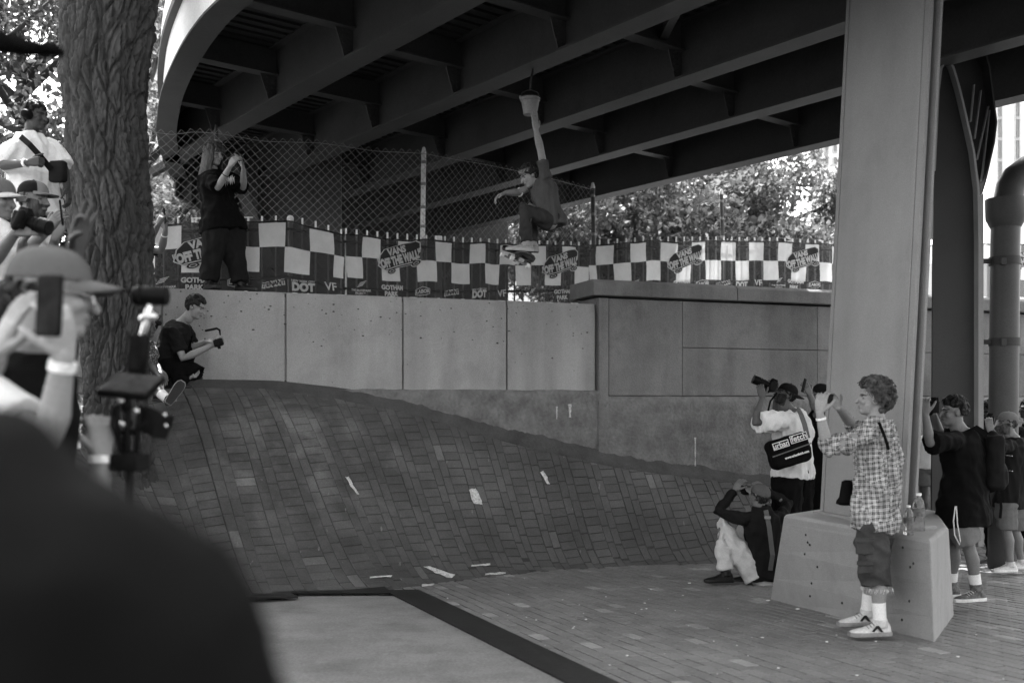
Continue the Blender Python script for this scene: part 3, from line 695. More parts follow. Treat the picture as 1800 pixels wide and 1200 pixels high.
# ---- arched bent behind the column
bt = empty('arched_steel_bent', V(4.5, 10.2, G(10.2)), 'dark steel bent with an arched web plate and haunch beside the pale column', 'bent')
Yb2 = 10.2
def pp(pts, Y): return [P(x, y, Y) for x, y in pts]
arch = [(1638, 960), (1640, 480), (1641, 380), (1643, 300), (1647, 220), (1650, 160), (1655, 120), (1666, 103), (1676, 118), (1687, 155), (1700, 210), (1712, 265), (1720, 330), (1722, 420), (1722, 960)]
mb = MB(); mb.prism(pp(arch, Yb2)[::-1], V(0, .03, 0)); mb.build('web_plate', m_dark, bt)
def rim(pts, Y0, depth, th, mat, name):
    mb = MB(); q = pp(pts, Y0); c = sum(q, V(0, 0, 0)) / len(q); rings = []
    for i in range(len(q)):
        t = nz(q[min(i + 1, len(q) - 1)] - q[max(i - 1, 0)]); n = V(-t.z, 0, t.x) * th
        rings.append([q[i] - n * .5, q[i] + n * .5, q[i] + n * .5 + V(0, depth, 0), q[i] - n * .5 + V(0, depth, 0)])
    mb.loft(rings); return mb.build(name, mat, bt)
rim(arch[3:], Yb2 - .1, .32, .022, m_colm, 'arch_flange')
rim([(1634, 420), (1635, 300), (1639, 200), (1645, 150), (1650, 128)], Yb2 - .25, .05, .07, m_colm, 'left_flange')
haunch = [(1690, -60), (1740, 120), (1752, 215), (1748, 250), (1732, 320), (1723, 345), (1722, 330), (1712, 265), (1700, 210), (1676, 118), (1660, 60), (1655, -60)]
mb = MB(); mb.prism(pp(haunch, Yb2 + .35)[::-1], V(0, .03, 0)); mb.build('haunch_plate', m_dark, bt)
rim([(1690, -60), (1740, 120), (1752, 215), (1748, 250), (1732, 320), (1723, 350)], Yb2 + .2, .3, .016, m_dark, 'haunch_flange')
for (x0, y0, x1, y1) in [(1736, 188, 1716, 282), (1738, 195, 1724, 320), (1745, 220, 1733, 305), (1723, 160, 1712, 245), (1711, 150, 1705, 215)]:
    a, b = P(x0, y0, Yb2 + .3), P(x1, y1, Yb2 + .3); mb = MB(); mb.prism([a - V(.006, 0, 0), a + V(.006, 0, 0), b + V(.006, 0, 0), b - V(.006, 0, 0)], V(0, -.03, 0)); mb.build('stiffener', m_colm, bt)
mb = MB(); mb.prism(pp([(1722, 345), (1729, 340), (1729, 960), (1722, 960)], Yb2 - .06)[::-1], V(0, .24, 0)); mb.build('right_flange', m_colm, bt)
mb = MB(); mb.prism(pp([(1636, -60), (1660, -60), (1655, 120), (1646, 150)], Yb2 + .05)[::-1], V(0, .03, 0)); mb.build('upper_plate', m_dark, bt)

# ---- rain pipe with elbow
m_pipe = M('rain_pipe_paint', .05, rough=.5, var=.15, scale=2)
rp = empty('rain_pipe', P(1768, 1020, 11.2), 'thick dark rain pipe with an elbow and strap clamps beside the bent', 'pipe')
Yp = 11.2; k = Yp / F
mb = MB(); mb.tube([P(1762, 1010, Yp), P(1764, 700, Yp), P(1767, 430, Yp), P(1768, 395, Yp)], 24 * k, seg=24, round_caps=False); mb.build('barrel', m_pipe, rp, smooth=True, angle=40)
mb = MB(); mb.tube([P(1768, 400, Yp), P(1768, 385, Yp), P(1768, 350, Yp)], [25 * k, 33 * k, 34 * k], seg=24, round_caps=False); mb.build('hopper', m_pipe, rp, smooth=True, angle=40)
mb = MB(); mb.tube([P(1772, 352, Yp), P(1776, 330, Yp), P(1786, 312, Yp), P(1805, 298, Yp), P(1840, 290, Yp)], 24 * k, seg=24, round_caps=False); mb.build('elbow', m_pipe, rp, smooth=True, angle=40)
for y in (459, 601):
    mb = MB(); mb.tube([P(1766, y - 7, Yp), P(1766, y + 7, Yp)], 26 * k, seg=24, round_caps=False); c = mb.build('clamp', m_dark, rp, smooth=True, angle=40)
    mb = MB(); mb.box(P(1764, y, Yp - 26 * k), (.055, .04, .075)); mb.build('buckle', m_dark, c); mb = MB(); mb.box(P(1735, y, Yp), (.22, .05, .05)); mb.build('bracket', m_dark, c)

# ---- bucket on a rope
bk = empty('hanging_bucket', P(932, 165, 10.0), 'small pale bucket hanging by a rope from a girder above the airborne skater', 'bucket')
Ybk = 10.0; rim_c, bot_c = P(932, 173, Ybk), P(932, 202, Ybk); rr_ = 17 * Ybk / F
m_bk = M('bucket_plastic', .2, rough=.5, var=.12, scale=9)
prof = [(0, 0, .70), (.25, 0, .76), (.8, 0, .93), (.83, 0, 1.02), (1, 0, 1.04), (1, 0, .97), (.2, 0, .72)]
mb = MB(); rings = []
for f, _, r in prof:
    c = bot_c.lerp(rim_c, f); rings.append([c + V(math.cos(a), math.sin(a), 0) * rr_ * r for a in [2 * math.pi * i / 24 for i in range(24)]])
mb.loft(rings); mb.build('pail', m_bk, bk, smooth=True, angle=35)
mb = MB(); mb.tube([rim_c + V(-rr_, 0, 0), rim_c + V(-rr_ * .8, 0, .06), rim_c + V(0, 0, .09), rim_c + V(rr_ * .8, 0, .06), rim_c + V(rr_, 0, 0)], .005, seg=6); mb.build('handle', m_dark, bk, smooth=True)
tp = P(937, 118, 10.25); tp.z = ZG + .02
mb = MB(); mb.tube([rim_c + V(0, 0, .085), rim_c + V(.01, .08, .2), tp], .011, seg=6); mb.build('rope', M('rope', .05), bk, smooth=True)
mb = MB(); mb.ell(rim_c + V(.0, 0, .0), (rr_ * .96, rr_ * .96, .035), None, 16, 8); mb.build('contents', M('bucket_soil', .03, bump=.6, bscale=50), bk, smooth=True)
mb = MB(); mb.ell(rim_c + V(-rr_ * .9, -.03, -.01), (.022, .02, .018)); mb.ell(rim_c + V(-rr_ * 1.0, -.01, .008), (.018, .02, .016)); mb.build('rim_knot', m_bk, bk, smooth=True)
# ================================================================== FENCES, BANNERS
m_bw = M('banner_white_mesh', .55, rough=.9, var=.14, scale=4, transl=.10, alpha=.90, fine=.05)
m_bd = M('banner_dark_mesh', .035, rough=.9, var=.25, scale=5, transl=.08, alpha=.86, fine=.1)
m_print = M('banner_white_print', .45, rough=.9, var=.1, transl=.25)
m_print_d = M('banner_dark_print', .025, rough=.9, var=.1, transl=.2)
SQ = .285
class Banner:
    def __init__(s, pts, label, name='fabric_banner', u_off=0.0, wob=.03, seed=0, hem=True):
        # pts: (px, Y, py_top, height)
        s.p = []
        for px, Y, py, h in pts:
            t = P(px, py, Y); s.p.append((t, h))
        s.cu = [0.0]
        for i in range(len(s.p) - 1):
            a, b = s.p[i][0], s.p[i + 1][0]; s.cu.append(s.cu[-1] + math.hypot(b.x - a.x, b.y - a.y))
        s.L = s.cu[-1]; s.wob = wob; s.seed = seed; s.uo = u_off
        s.root = empty(name, s.pt(s.L / 2, 0), label, 'banner', 'checkered banners tied along the fence')
    def base(s, u):
        u = min(max(u, 0), s.L); i = max(0, min(len(s.cu) - 2, int(np.searchsorted(s.cu, u)) - 1)); f = (u - s.cu[i]) / (s.cu[i + 1] - s.cu[i])
        a, ha = s.p[i]; b, hb = s.p[i + 1]; return a.lerp(b, f), ha + (hb - ha) * f, nz(V((b - a).y, -(b - a).x, 0))
    def pt(s, u, v, lift=0):
        t, h, n = s.base(u); q = V(u * 2.2, v * .9, s.seed + .3)
        w = s.wob * (sn(*q) - .5) * 3.5 + s.wob * (sn(*(q * 3.1)) - .5)
        dz = .028 * (sn(u * 3.0, 5.5, s.seed + 2.) - .5) * 2
        sh = .045 * (sn(u * 2.0, v * 2, s.seed + 7.) - .5)
        tt = V(t.x, t.y, t.z) + n * (w + lift); d = nz(V(-n.y, n.x, 0))
        return tt + V(0, 0, -h * (1 - v) + dz) + d * sh
    def cloth(s, clip_v=0.0):
        mb = MB(); nu = int(s.L / SQ) + 2; sub = 4; rows = [(clip_v, .335, 'd'), (.335, .675, 'c0'), (.675, 1.0, 'c1')]
        for c in range(-1, nu):
            ua, ub = (c * SQ - s.uo), ((c + 1) * SQ - s.uo); ua, ub = max(ua, 0), min(ub, s.L)
            if ub - ua < .01: continue
            for va, vb, kd in rows:
                mi = 1 if kd == 'd' else (0 if (c + (0 if kd == 'c0' else 1)) % 2 == 0 else 1)
                mb.grid([[s.pt(ua + (ub - ua) * i / sub, va + (vb - va) * j / sub) for j in range(sub + 1)] for i in range(sub + 1)], mi)
        mb.build('cloth', [m_bw, m_bd], s.root, smooth=True)
        mb = MB(); N = int(s.L / .06); mb.grid([[s.pt(s.L * i / N, 1 + .0, .006), s.pt(s.L * i / N, 1.0, .006) + V(0, 0, .025), s.pt(s.L * i / N, 1.0, -.02) + V(0, 0, .01)] for i in range(N + 1)]); mb.build('top_hem', m_bd, s.root, smooth=True)
    def decal(s, vs, fs, u, v, mat, name, lift=.008):
        mb = MB(); h = s.base(u)[1]; pts = []; vs, fs = subdiv2d(vs, fs)
        for x, y in vs: pts.append(s.pt(u + x, v + y / h, lift))
        if any(u + x < .01 or u + x > s.L - .01 for x, y in vs): return
        mb.add(pts, fs); mb.build(name, mat, s.root)
    def text(s, body, u, v, size, bold=.004, rot=0, mat=None, name='lettering', lift=.009, sx=1, shear=0):
        vs, fs = text_mesh(body, size, bold, shear); s.decal(rot2(vs, rot, 0, 0, sx, 1), fs, u, v, mat or m_print, name, lift)
    def emblem(s, u, v):
        r = math.radians(14)
        # skateboard outline (tail lower left, nose upper right)
        ol = [(-.36, -.02), (-.30, .10), (-.20, .165), (.16, .175), (.32, .165), (.375, .12), (.36, .04), (.27, -.07), (.20, -.10), (-.20, -.10), (-.27, -.09)]
        def outline(k):
            cx = sum(p[0] for p in ol) / len(ol); cy = sum(p[1] for p in ol) / len(ol); return [(cx + (x - cx) * k, cy + (y - cy) * (k * 1.02)) for x, y in ol]
        def fan(k): o = outline(k); n = len(o); return [(.0, .035)] + o, [(0, 1 + i, 1 + (i + 1) % n) for i in range(n)]
        for k, m_, lf, nm in ((1.0, m_print, .006, 'emblem_border'), (.955, m_print_d, .008, 'emblem')):
            vs, fs = fan(k); s.decal(rot2(vs, r), fs, u, v, m_, nm, lf)
        def ellp(cx, cy, a, b, n=14): return [(cx, cy)] + [(cx + a * math.cos(2 * math.pi * i / n), cy + b * math.sin(2 * math.pi * i / n)) for i in range(n)], [(0, 1 + i, 1 + (i + 1) % n) for i in range(n)]
        for cx in (-.17, .245):
            for a, b, m_, lf in ((.085, .042, m_print, .007), (.07, .031, m_print_d, .009), (.045, .018, m_print, .010), (.034, .011, m_print_d, .011)):
                vs, fs = ellp(cx, -.115 + (.012 if cx > 0 else 0), a, b); s.decal(rot2(vs, r), fs, u, v, m_, 'emblem_wheel', lf)
        bar = ([(-.26, -.082), (.20, -.082), (.20, -.07), (-.26, -.07)], [(0, 1, 2, 3)]); s.decal(rot2(bar[0], r), bar[1], u, v, m_print, 'emblem_line', .010)
        vs, fs = text_mesh('VANS', .115, .006); s.decal(rot2(rot2(vs, 0, -.01, .108), r), fs, u, v, m_print, 'lettering', .011)
        vs, fs = text_mesh('"OFF THE WALL"', .092, .006); s.decal(rot2(rot2(vs, 0, 0, 0, 1.0, 1.55), r), fs, u, v - .01, m_print, 'lettering', .011)
    def sponsor(s, k, u, v=.155):
        k %= 6
        if k == 0:
            for i in range(4):
                vs = [(-.07 + i * .012, -.005 + i * .017), (.02 + i * .016, .02 + i * .017), (.02 + i * .016, .028 + i * .017), (-.07 + i * .012, .002 + i * .017)]
                s.decal([(x + .01, y + .02) for x, y in vs], [(0, 1, 2, 3)], u, v, m_print, 'sponsor_mark')
            s.text('THE SKATEPARK', u, v - .03, .036, .001, sx=1.15); s.text('PROJECT', u, v - .075, .036, .001, sx=1.15)
        elif k == 1:
            s.text('GOTHAM', u, v + .055, .078, .004); s.text('PARK', u - .03, v - .045, .078, .004)
        elif k == 2:
            hx = [(-.11, -.035), (-.11, .03), (-.05, .05), (0, .065), (.05, .05), (.11, .03), (.11, -.035), (.05, -.05), (-.05, -.05)]; n = len(hx)
            inn = [(x * .92, y * .86) for x, y in hx]
            s.decal(hx + inn, [(i, (i + 1) % n, n + (i + 1) % n, n + i) for i in range(n)], u, v, m_print, 'sponsor_mark'); s.text('LABOR', u, v, .062, .003)
        elif k == 3:
            for i, c in enumerate('TENANT'):
                a = .10 * (1 if i % 2 else -1); x = -.11 + i * .044; y = -.02 + i * .009
                s.decal(rot2([(-.02, -.035), (.02, -.035), (.02, .035), (-.02, .035)], a, x, y), [(0, 1, 2, 3)], u, v, m_print, 'sponsor_mark', .007)
                vs, fs = text_mesh(c, .062, .003); s.decal(rot2(vs, a, x, y), fs, u, v, m_print_d, 'lettering', .010)
        elif k == 4:
            s.text('NEW YORK CITY', u, v + .065, .033, .001, sx=1.05); s.text('DOT', u, v - .02, .125, .008, sx=.95)
        else:
            s.text('VF', u, v + .01, .13, .003, shear=-.1)
bA = Banner([(150, 11.05, 398, .80), (300, 11.2, 396, .80), (430, 11.35, 394, .82), (512, 11.5, 391, .86), (560, 11.62, 402, .80), (604, 11.75, 416, .74)], 'checkered banner with a corner, hung behind the long haired photographer', u_off=.12, seed=1)
bB = Banner([(608, 11.8, 414, .74), (700, 12.35, 422, .76), (800, 13.0, 428, .78), (900, 13.7, 432, .81), (1000, 14.4, 435, .84), (1034, 14.65, 436, .85)], 'checkered banner on the picket fence behind the airborne skater', u_off=.05, seed=4)
bC = Banner([(1037, 14.7, 433, .86), (1130, 15.1, 427, .88), (1250, 15.7, 425, .9), (1370, 16.3, 427, .92), (1480, 16.8, 433, .92)], 'see-through checkered banner above the capped wall', u_off=.15, wob=.036, seed=9)
bD = Banner([(1600, 17.2, 432, .92), (1720, 17.6, 432, .92), (1880, 18.0, 432, .92)], 'checkered banner beyond the rain pipe', u_off=0, seed=12)
for b in (bA, bB, bC, bD): b.cloth(.0)
def u_at(b, px):
    us = np.linspace(0, b.L, 300); xs_ = [proj(b.base(u)[0])[0] for u in us]; return float(np.interp(px, xs_, us))
bA.emblem(u_at(bA, 360), .62); bB.emblem(u_at(bB, 703), .70); bB.emblem(u_at(bB, 985), .68); bC.emblem(u_at(bC, 1205), .70); bC.emblem(u_at(bC, 1410), .70); bD.emblem(u_at(bD, 1800), .7)
for b, lst in ((bA, [(0, 285), (1, 345), (2, 417), (3, 481), (4, 533), (5, 582)]), (bB, [(0, 633), (1, 687), (2, 741), (3, 793), (4, 840), (5, 884), (0, 935), (1, 990), (2, 1018)]), (bC, [(4, 1075), (0, 1115), (1, 1200), (2, 1236), (3, 1270), (4, 1303), (5, 1334), (0, 1366), (1, 1398), (2, 1430)])):
    for k, px in lst: b.sponsor(k, u_at(b, px), .17 if b is not bC else .27)

# ---- picket fence behind the banners
m_gal = M('galvanised_steel', .62, rough=.5, var=.15, scale=6)
m_iron = M('dark_iron', .02, rough=.6)
pf = empty('picket_fence', bB.pt(bB.L / 2, 0), 'low steel picket fence that carries the checkered banners', 'fence')
def along(b, lift): 
    return [(b.pt(u, 1, lift), b.base(u)) for u in np.arange(.05, b.L, .155)]
for b in (bA, bB, bC):
    for q, (t, h, n) in along(b, 0):
        c = V(t.x, t.y, 0) - n * .07; mb = MB(); z1 = t.z + .095
        z0 = t.z - h - .15; mb.tube([V(c.x, c.y, z0), V(c.x, c.y, z1)], .0125, seg=6, round_caps=False)
        if b is bC: z1 = t.z - .03
        mb.build('picket', m_gal, pf)
    for dz in (.06, .62):
        mb = MB(); mb.tube([V(b.base(u)[0].x, b.base(u)[0].y, b.base(u)[0].z - dz) - b.base(u)[2] * .07 for u in np.linspace(0, b.L, 14)], .018, seg=6); mb.build('rail', m_iron, pf)
for px, b, hh in ((513, bA, .03), (780, bB, .10)):
    t, h, n = b.base(u_at(b, px)); c = V(t.x, t.y, t.z) - n * .10; mb = MB()
    if b is bA: mb.tube([V(c.x, c.y, t.z - h - .1), V(c.x, c.y, t.z + .02)], .03, seg=10); mb.ell(V(c.x, c.y, t.z + .06), (.042, .042, .042))
    else: mb.box(V(c.x, c.y, t.z - .38), (.085, .085, .95))
    mb.build('fence_post', m_gal, pf, smooth=(b is bA))
for k, px in enumerate((345, 437)):          # small taps on the rail by the kid
    t, h, n = bA.base(u_at(bA, px)); mb = MB(); c = V(t.x, t.y, t.z) - n * .03; mb.tube([c, c + V(0, 0, .07)], .012, seg=8); mb.box(c + V(0, 0, .08), (.10, .015, .012)); mb.build('rail_clamp', m_gal, pf)

# ---- chain link fence
cl = empty('chain_link_fence', P(745, 420, 12.8), 'sagging chain link fence with steel posts rising behind the banners', 'fence')
fpts = [(265, 11.55, 232), (300, 11.65, 236), (340, 11.75, 231), (380, 11.85, 234), (460, 12.05, 248), (560, 12.3, 252), (660, 12.6, 266), (745, 12.85, 270), (830, 13.4, 285), (930, 14.1, 305), (1042, 14.95, 333)]
ft = [P(x, y, Y) for x, Y, y in fpts]; fc = [0.0]
for i in range(len(ft) - 1): fc.append(fc[-1] + math.hypot(ft[i + 1].x - ft[i].x, ft[i + 1].y - ft[i].y))
def fpt(u, d):                              # d metres below the top wire
    i = max(0, min(len(fc) - 2, int(np.searchsorted(fc, u)) - 1)); f = (u - fc[i]) / (fc[i + 1] - fc[i]); p = ft[i].lerp(ft[i + 1], f)
    w_ = .02 * math.sin(u * 2.1 + d * 1.7) + .012 * math.sin(u * 5.3 - d * 3)
    return V(p.x + w_ * .3, p.y + w_, p.z - d)
m_wire = M('fence_wire', .2, rough=.5, var=.2, metal=.2)
dw = .108; Hf = 1.75; mb = MB(); n = int(fc[-1] / dw)
for i in range(-int(Hf / dw) - 2, n + 2):
    for sgn in (1, -1):
        pts = []; steps = int(Hf / (dw / 2)) + 1
        for k in range(steps + 1):
            d = -.045 + k * dw / 2
            u = i * dw + k * dw / 2 if sgn > 0 else (i + int(Hf / dw)) * dw - k * dw / 2
            if 0 <= u <= fc[-1] and d <= Hf: 
                q = fpt(u, d); pts.append(q + V(0, .004 * (1 if (k + (sgn > 0)) % 2 else -1), 0))
            elif len(pts) > 1: break
        if len(pts) > 1: mb.tube(pts, .0026, seg=3, round_caps=False)
mb.build('wire_mesh', m_wire, cl)
mb = MB(); mb.tube([fpt(u, 0) for u in np.linspace(0, fc[-1], 60)], .004, seg=4); mb.build('top_wire', m_wire, cl)
for px, Y, y0 in ((380, 11.9, 229), (745, 12.9, 268), (1042, 15.0, 329), (1268, 16.2, 340)):
    a = P(px, y0, Y); ln_ = {380: 0, 745: -.03, 1042: .04, 1268: .07}[px]; b = V(a.x + ln_, a.y, 2.65)
    rp2 = .02 if px == 380 else .032; mb = MB(); mb.tube([a, b], rp2, seg=12, round_caps=False); p_ = mb.build('post', m_gal if px == 745 else m_steel, cl, smooth=True, angle=40)
    mb = MB(); mb.tube([a + V(0, 0, -.01), a + V(0, 0, .05)], [rp2 * 1.12, rp2 * .7], seg=12); mb.build('post_cap', m_gal if px > 400 else m_steel, p_, smooth=True)
    for dz in (.12, .4, .7, .95):
        mb = MB(); mb.tube([a.lerp(b, dz / (a.z - b.z)) , a.lerp(b, (dz + .02) / (a.z - b.z))], rp2 * 1.12, seg=10); mb.build('tie_band', m_wire, p_)

# ================================================================== TREES
m_leaf = M('leaf', .045, rough=.6, var=.5, scale=1.2, transl=.45, spec=.2)
m_leaf_b = M('pale_leaf', .10, rough=.6, var=.5, scale=1.2, transl=.5, spec=.2)
m_bark = M('bark', .05, rough=.95, var=.5, scale=7, bump=.6, bscale=60, stretch=(1, 1, .25))
m_bark2 = M('thin_bark', .03, rough=.95, var=.3, scale=6)
def leaf_cloud(centres, n, size, seed, flat=.8):
    rg = np.random.RandomState(seed); mb_v = []; C_ = np.array([c[0] for c in centres]); R_ = np.array([c[1] for c in centres])
    wts = R_ ** 2 / np.sum(R_ ** 2); ci = rg.choice(len(C_), n, p=wts)
    d = rg.normal(size=(n, 3)); d /= np.linalg.norm(d, axis=1)[:, None]; rad = rg.uniform(.15, 1, n) ** .5
    c = C_[ci] + d * (rad * R_[ci])[:, None] * np.array([1, 1, flat])
    a = rg.normal(size=(n, 3)); a /= np.linalg.norm(a, axis=1)[:, None]; b = np.cross(a, rg.normal(size=(n, 3))); b /= np.linalg.norm(b, axis=1)[:, None]
    s = size * rg.uniform(.6, 1.3, n)[:, None]
    v = np.stack([c - a * s, c - a * s * .1 + b * s * .5, c + a * s, c - a * s * .1 - b * s * .5], 1).reshape(-1, 3)
    return v, [(4 * i, 4 * i + 1, 4 * i + 2, 4 * i + 3) for i in range(n)]
def tree(base, label, trunk, limbs, centres, n, size, seed, leafm, barkm, group=None, name='tree'):
    root = empty(name, base, label, 'tree', group)
    mb = MB(); mb.tube([p for p, r in trunk], [r for p, r in trunk], seg=12)
    for lm in limbs: mb.tube([p for p, r in lm], [r for p, r in lm], seg=6)
    mb.build('trunk', barkm, root, smooth=True)
    v, f = leaf_cloud(centres, n, size, seed); me = bpy.data.meshes.new('crown'); me.from_pydata((v - np.array(base)).tolist(), [], f); me.update()
    link('crown', me, leafm, root); return root
def simple_tree(px, Y, zb, ptop, rx, n, size, seed, label, leafm, group, low=.3):
    rg = random.Random(seed); b = V((px - 900) / F * Y, Y, zb); ztop = CZ + (HZ - ptop) / F * Y; H = ztop - zb
    tr = [(b + V(0, 0, -.3), .05 * H / 2), (b + V(.1, 0, H * .3), .035 * H / 2), (b + V(-.1, .1, H * .6), .02 * H / 2), (b + V(0, 0, H * .9), .006 * H)]
    limbs, cs = [], []
    for k in range(16):
        f = rg.uniform(low, .85); a = rg.uniform(0, 6.28); r = rx * rg.uniform(.45, .95) * (1.1 - .5 * abs(f - .55)); p0 = b + V(0, 0, H * f * .8)
        e = b + V(math.cos(a) * r, math.sin(a) * r * .8, H * min(f + .12, .95)); m_ = p0.lerp(e, .5) + V(0, 0, -.04 * H)
        limbs.append([(p0, .012 * H), (m_, .008 * H), (e, .003 * H)]); cs.append((e, rx * rg.uniform(.26, .42))); cs.append((m_.lerp(e, .4), rx * rg.uniform(.18, .3)))
    cs.append((b + V(0, 0, H * .9), rx * .4))
    return tree(b, label, tr, limbs, [((c.x, c.y, c.z), r) for c, r in cs], n, size, seed, leafm, m_bark2, group)
G1, G2 = 'trees beyond the fence', 'trees behind the left crowd'
simple_tree(1120, 24, 2.7, 322, 3.1, 30000, .10, 11, 'dense dark leafed tree beyond the see-through banner with forked branches', m_leaf, G1)
simple_tree(1370, 27, 2.7, 262, 3.4, 30000, .095, 12, 'bright leafed tree that rises to the ramp edge beside the column', m_leaf_b, G1)
simple_tree(1000, 34, 2.7, 380, 3.2, 13000, .11, 13, 'pale far tree seen behind the skater between his legs and the banner', m_leaf_b, G1)
simple_tree(1245, 32, 2.7, 300, 3.6, 22000, .12, 14, 'broad tree filling the gap between the dark tree and the bright tree', m_leaf_b, G1)
simple_tree(40, 17, 2.6, -120, 3.0, 12000, .075, 15, 'leafy tree standing behind the man in the white polo shirt', m_leaf_b, G2, low=.25)
simple_tree(250, 19, 2.6, -60, 1.9, 8000, .075, 16, 'slender leafy tree seen between the big trunk and the curved ramp edge', m_leaf_b, G2, low=.1)
simple_tree(-130, 14, 2.4, -160, 2.6, 7000, .075, 17, 'darker leafy tree close behind the men in caps', m_leaf, G2, low=.2)
simple_tree(300, 26, 2.6, 250, 2.2, 7000, .09, 18, 'low bushy tree behind the tapered end of the pier bent', m_leaf_b, G2, low=.1)
tb_ = V(6.4, 17.6, 2.6); rg = random.Random(21); cs = []; lm = []  # unseen tree, added so its crown keeps sun off the ground at the right
for k in range(14):
    e = V(rg.uniform(3.2, 7.2), rg.uniform(14.8, 18.6), rg.uniform(7.4, 9.6)); lm.append([(tb_ + V(0, 0, 4.2), .10), (tb_.lerp(e, .6) + V(0, 0, 1.6), .06), (e, .02)]); cs.append(((e.x, e.y, e.z), 1.0))
tree(tb_, 'unseen tree added behind the steel column so that its high crown shades the plaza', [(tb_ + V(0, 0, -.3), .17), (tb_ + V(.05, 0, 2.5), .15), (tb_ + V(0, 0, 4.6), .12)], lm, cs, 7000, .12, 22, m_leaf, m_bark2, G1)
# shrub behind the left crowd
sb_ = empty('shrub', V(-5.3, 10.6, 2.7), 'dark leafy shrub behind the two men in caps', 'shrub')
v, f = leaf_cloud([((-5.1 + .35 * math.cos(k * 2.4) * (k % 4), 10.9, 2.9 + .22 * (k % 5)), .45) for k in range(10)], 2600, .06, 33)
me = bpy.data.meshes.new('foliage'); me.from_pydata((v - np.array([-5.3, 10.6, 2.7])).tolist(), [], f); link('foliage', me, m_leaf, sb_)
mb = MB()
for k in range(5): mb.tube([V(-5.1, 10.9, 2.5), V(-5.1 + .3 * math.cos(k * 1.3), 10.9 + .2 * math.sin(k), 3.3)], [.02, .008], seg=5)
mb.build('stem', m_bark2, sb_)

# ---- the big trunk
Yt = 9.3
ly = [-250, -60, 0, 60, 100, 140, 200, 240, 300, 400, 500, 600, 700, 780, 860, 960]
lx = [92, 104, 110, 111, 110, 106, 118, 115, 112, 119, 130, 143, 148, 145, 132, 110]; rx_ = [330, 292, 277, 270, 262, 256, 252, 256, 260, 266, 268, 259, 257, 262, 276, 300]
tb = P(205, 800, Yt); big = empty('big_tree', tb, 'massive deeply furrowed tree trunk standing between the crowd and the bank', 'tree')
NA, NH = 260, 430; th = np.linspace(0, 2 * np.pi, NA, endpoint=False); yy = np.linspace(960, -250, NH)
L_ = np.interp(yy, ly, lx); R_ = np.interp(yy, ly, rx_); cx = ((L_ + R_) / 2 - 900) / F * Yt; rr = (R_ - L_) / 2 / F * Yt; zz = CZ + (HZ - yy) / F * Yt
TH, ZZ = np.meshgrid(th, zz); RR = rr[:, None] * np.ones_like(TH)
def cyl(sx, sz, off): return np.stack([np.cos(TH + .25 * np.sin(ZZ * 1.7)) * sx + off, np.sin(TH + .25 * np.sin(ZZ * 1.7)) * sx, ZZ * sz], -1)
def warp(a, k): return a + k * (np.stack([vnoise(a * .9 + 11, 5), vnoise(a * .9 + 23, 6), vnoise(a * .9 + 37, 7)], -1) - .5)
c1 = warp(cyl(3.9, 2.7, 3), .7); c2 = warp(cyl(9.5, 9.0, 9), .9)
w1 = np.minimum(worley(c1, 1) * 5.0, 1) ** .7; w2 = np.minimum(worley(c2, 2) * 4.0, 1) ** .7
n3 = vnoise(cyl(26, 20, 2), 3); n4 = vnoise(cyl(2.2, 1.2, 7), 4); n5 = vnoise(cyl(7, 8, 5), 8)
h = .062 * w1 + .026 * w2 + .014 * n3 + .05 * (n4 - .5) + .018 * n5
RR = RR * .94 + h - .085

co = np.stack([cx[:, None] + RR * np.cos(TH), Yt + RR * np.sin(TH) * .95, ZZ], -1).reshape(-1, 3)
fs = [(i * NA + j, i * NA + (j + 1) % NA, (i + 1) * NA + (j + 1) % NA, (i + 1) * NA + j) for i in range(NH - 1) for j in range(NA)]
link('trunk', np_mesh(co, fs, tb, 'trunk'), m_bark, big)
tt = V((211 - 900) / F * Yt, Yt, zz[-1])
rg = random.Random(4); cs = []; mb = MB()
for k in range(9):
    a = k * .7 + .3; e = tt + V(math.cos(a) * rg.uniform(1.5, 3.2), math.sin(a) * rg.uniform(1.0, 2.2) - .8, rg.uniform(1.8, 3.6)); m_ = tt.lerp(e, .5) + V(0, 0, .5)
    mb.tube([tt + V(0, 0, -.3), m_, e], [.24, .13, .04], seg=10); cs += [((e.x, e.y, e.z), 1.1), ((m_.x * .4 + e.x * .6, m_.y * .4 + e.y * .6, m_.z * .4 + e.z * .6), .9)]
for k in range(14):                         # long limbs over the crowd and path, added out of view to block sun
    e = V(rg.uniform(-5.5, 1.2), rg.uniform(2.2, 7.8), rg.uniform(8.2, 10.2)); m_ = tt.lerp(e, .5) + V(0, 0, .9)
    mb.tube([tt + V(0, 0, -.2), m_, e], [.2, .10, .03], seg=8); cs += [((e.x, e.y, e.z), 1.25), ((e.x + rg.uniform(-1, 1), e.y + rg.uniform(-1, 1), e.z + .3), 1.0)]
mb.build('limb', m_bark, big, smooth=True)
v, f = leaf_cloud(cs, 17000, .13, 44, .55); me = bpy.data.meshes.new('crown'); me.from_pydata((v - np.array(tb)).tolist(), [], f); link('crown', me, m_leaf, big)

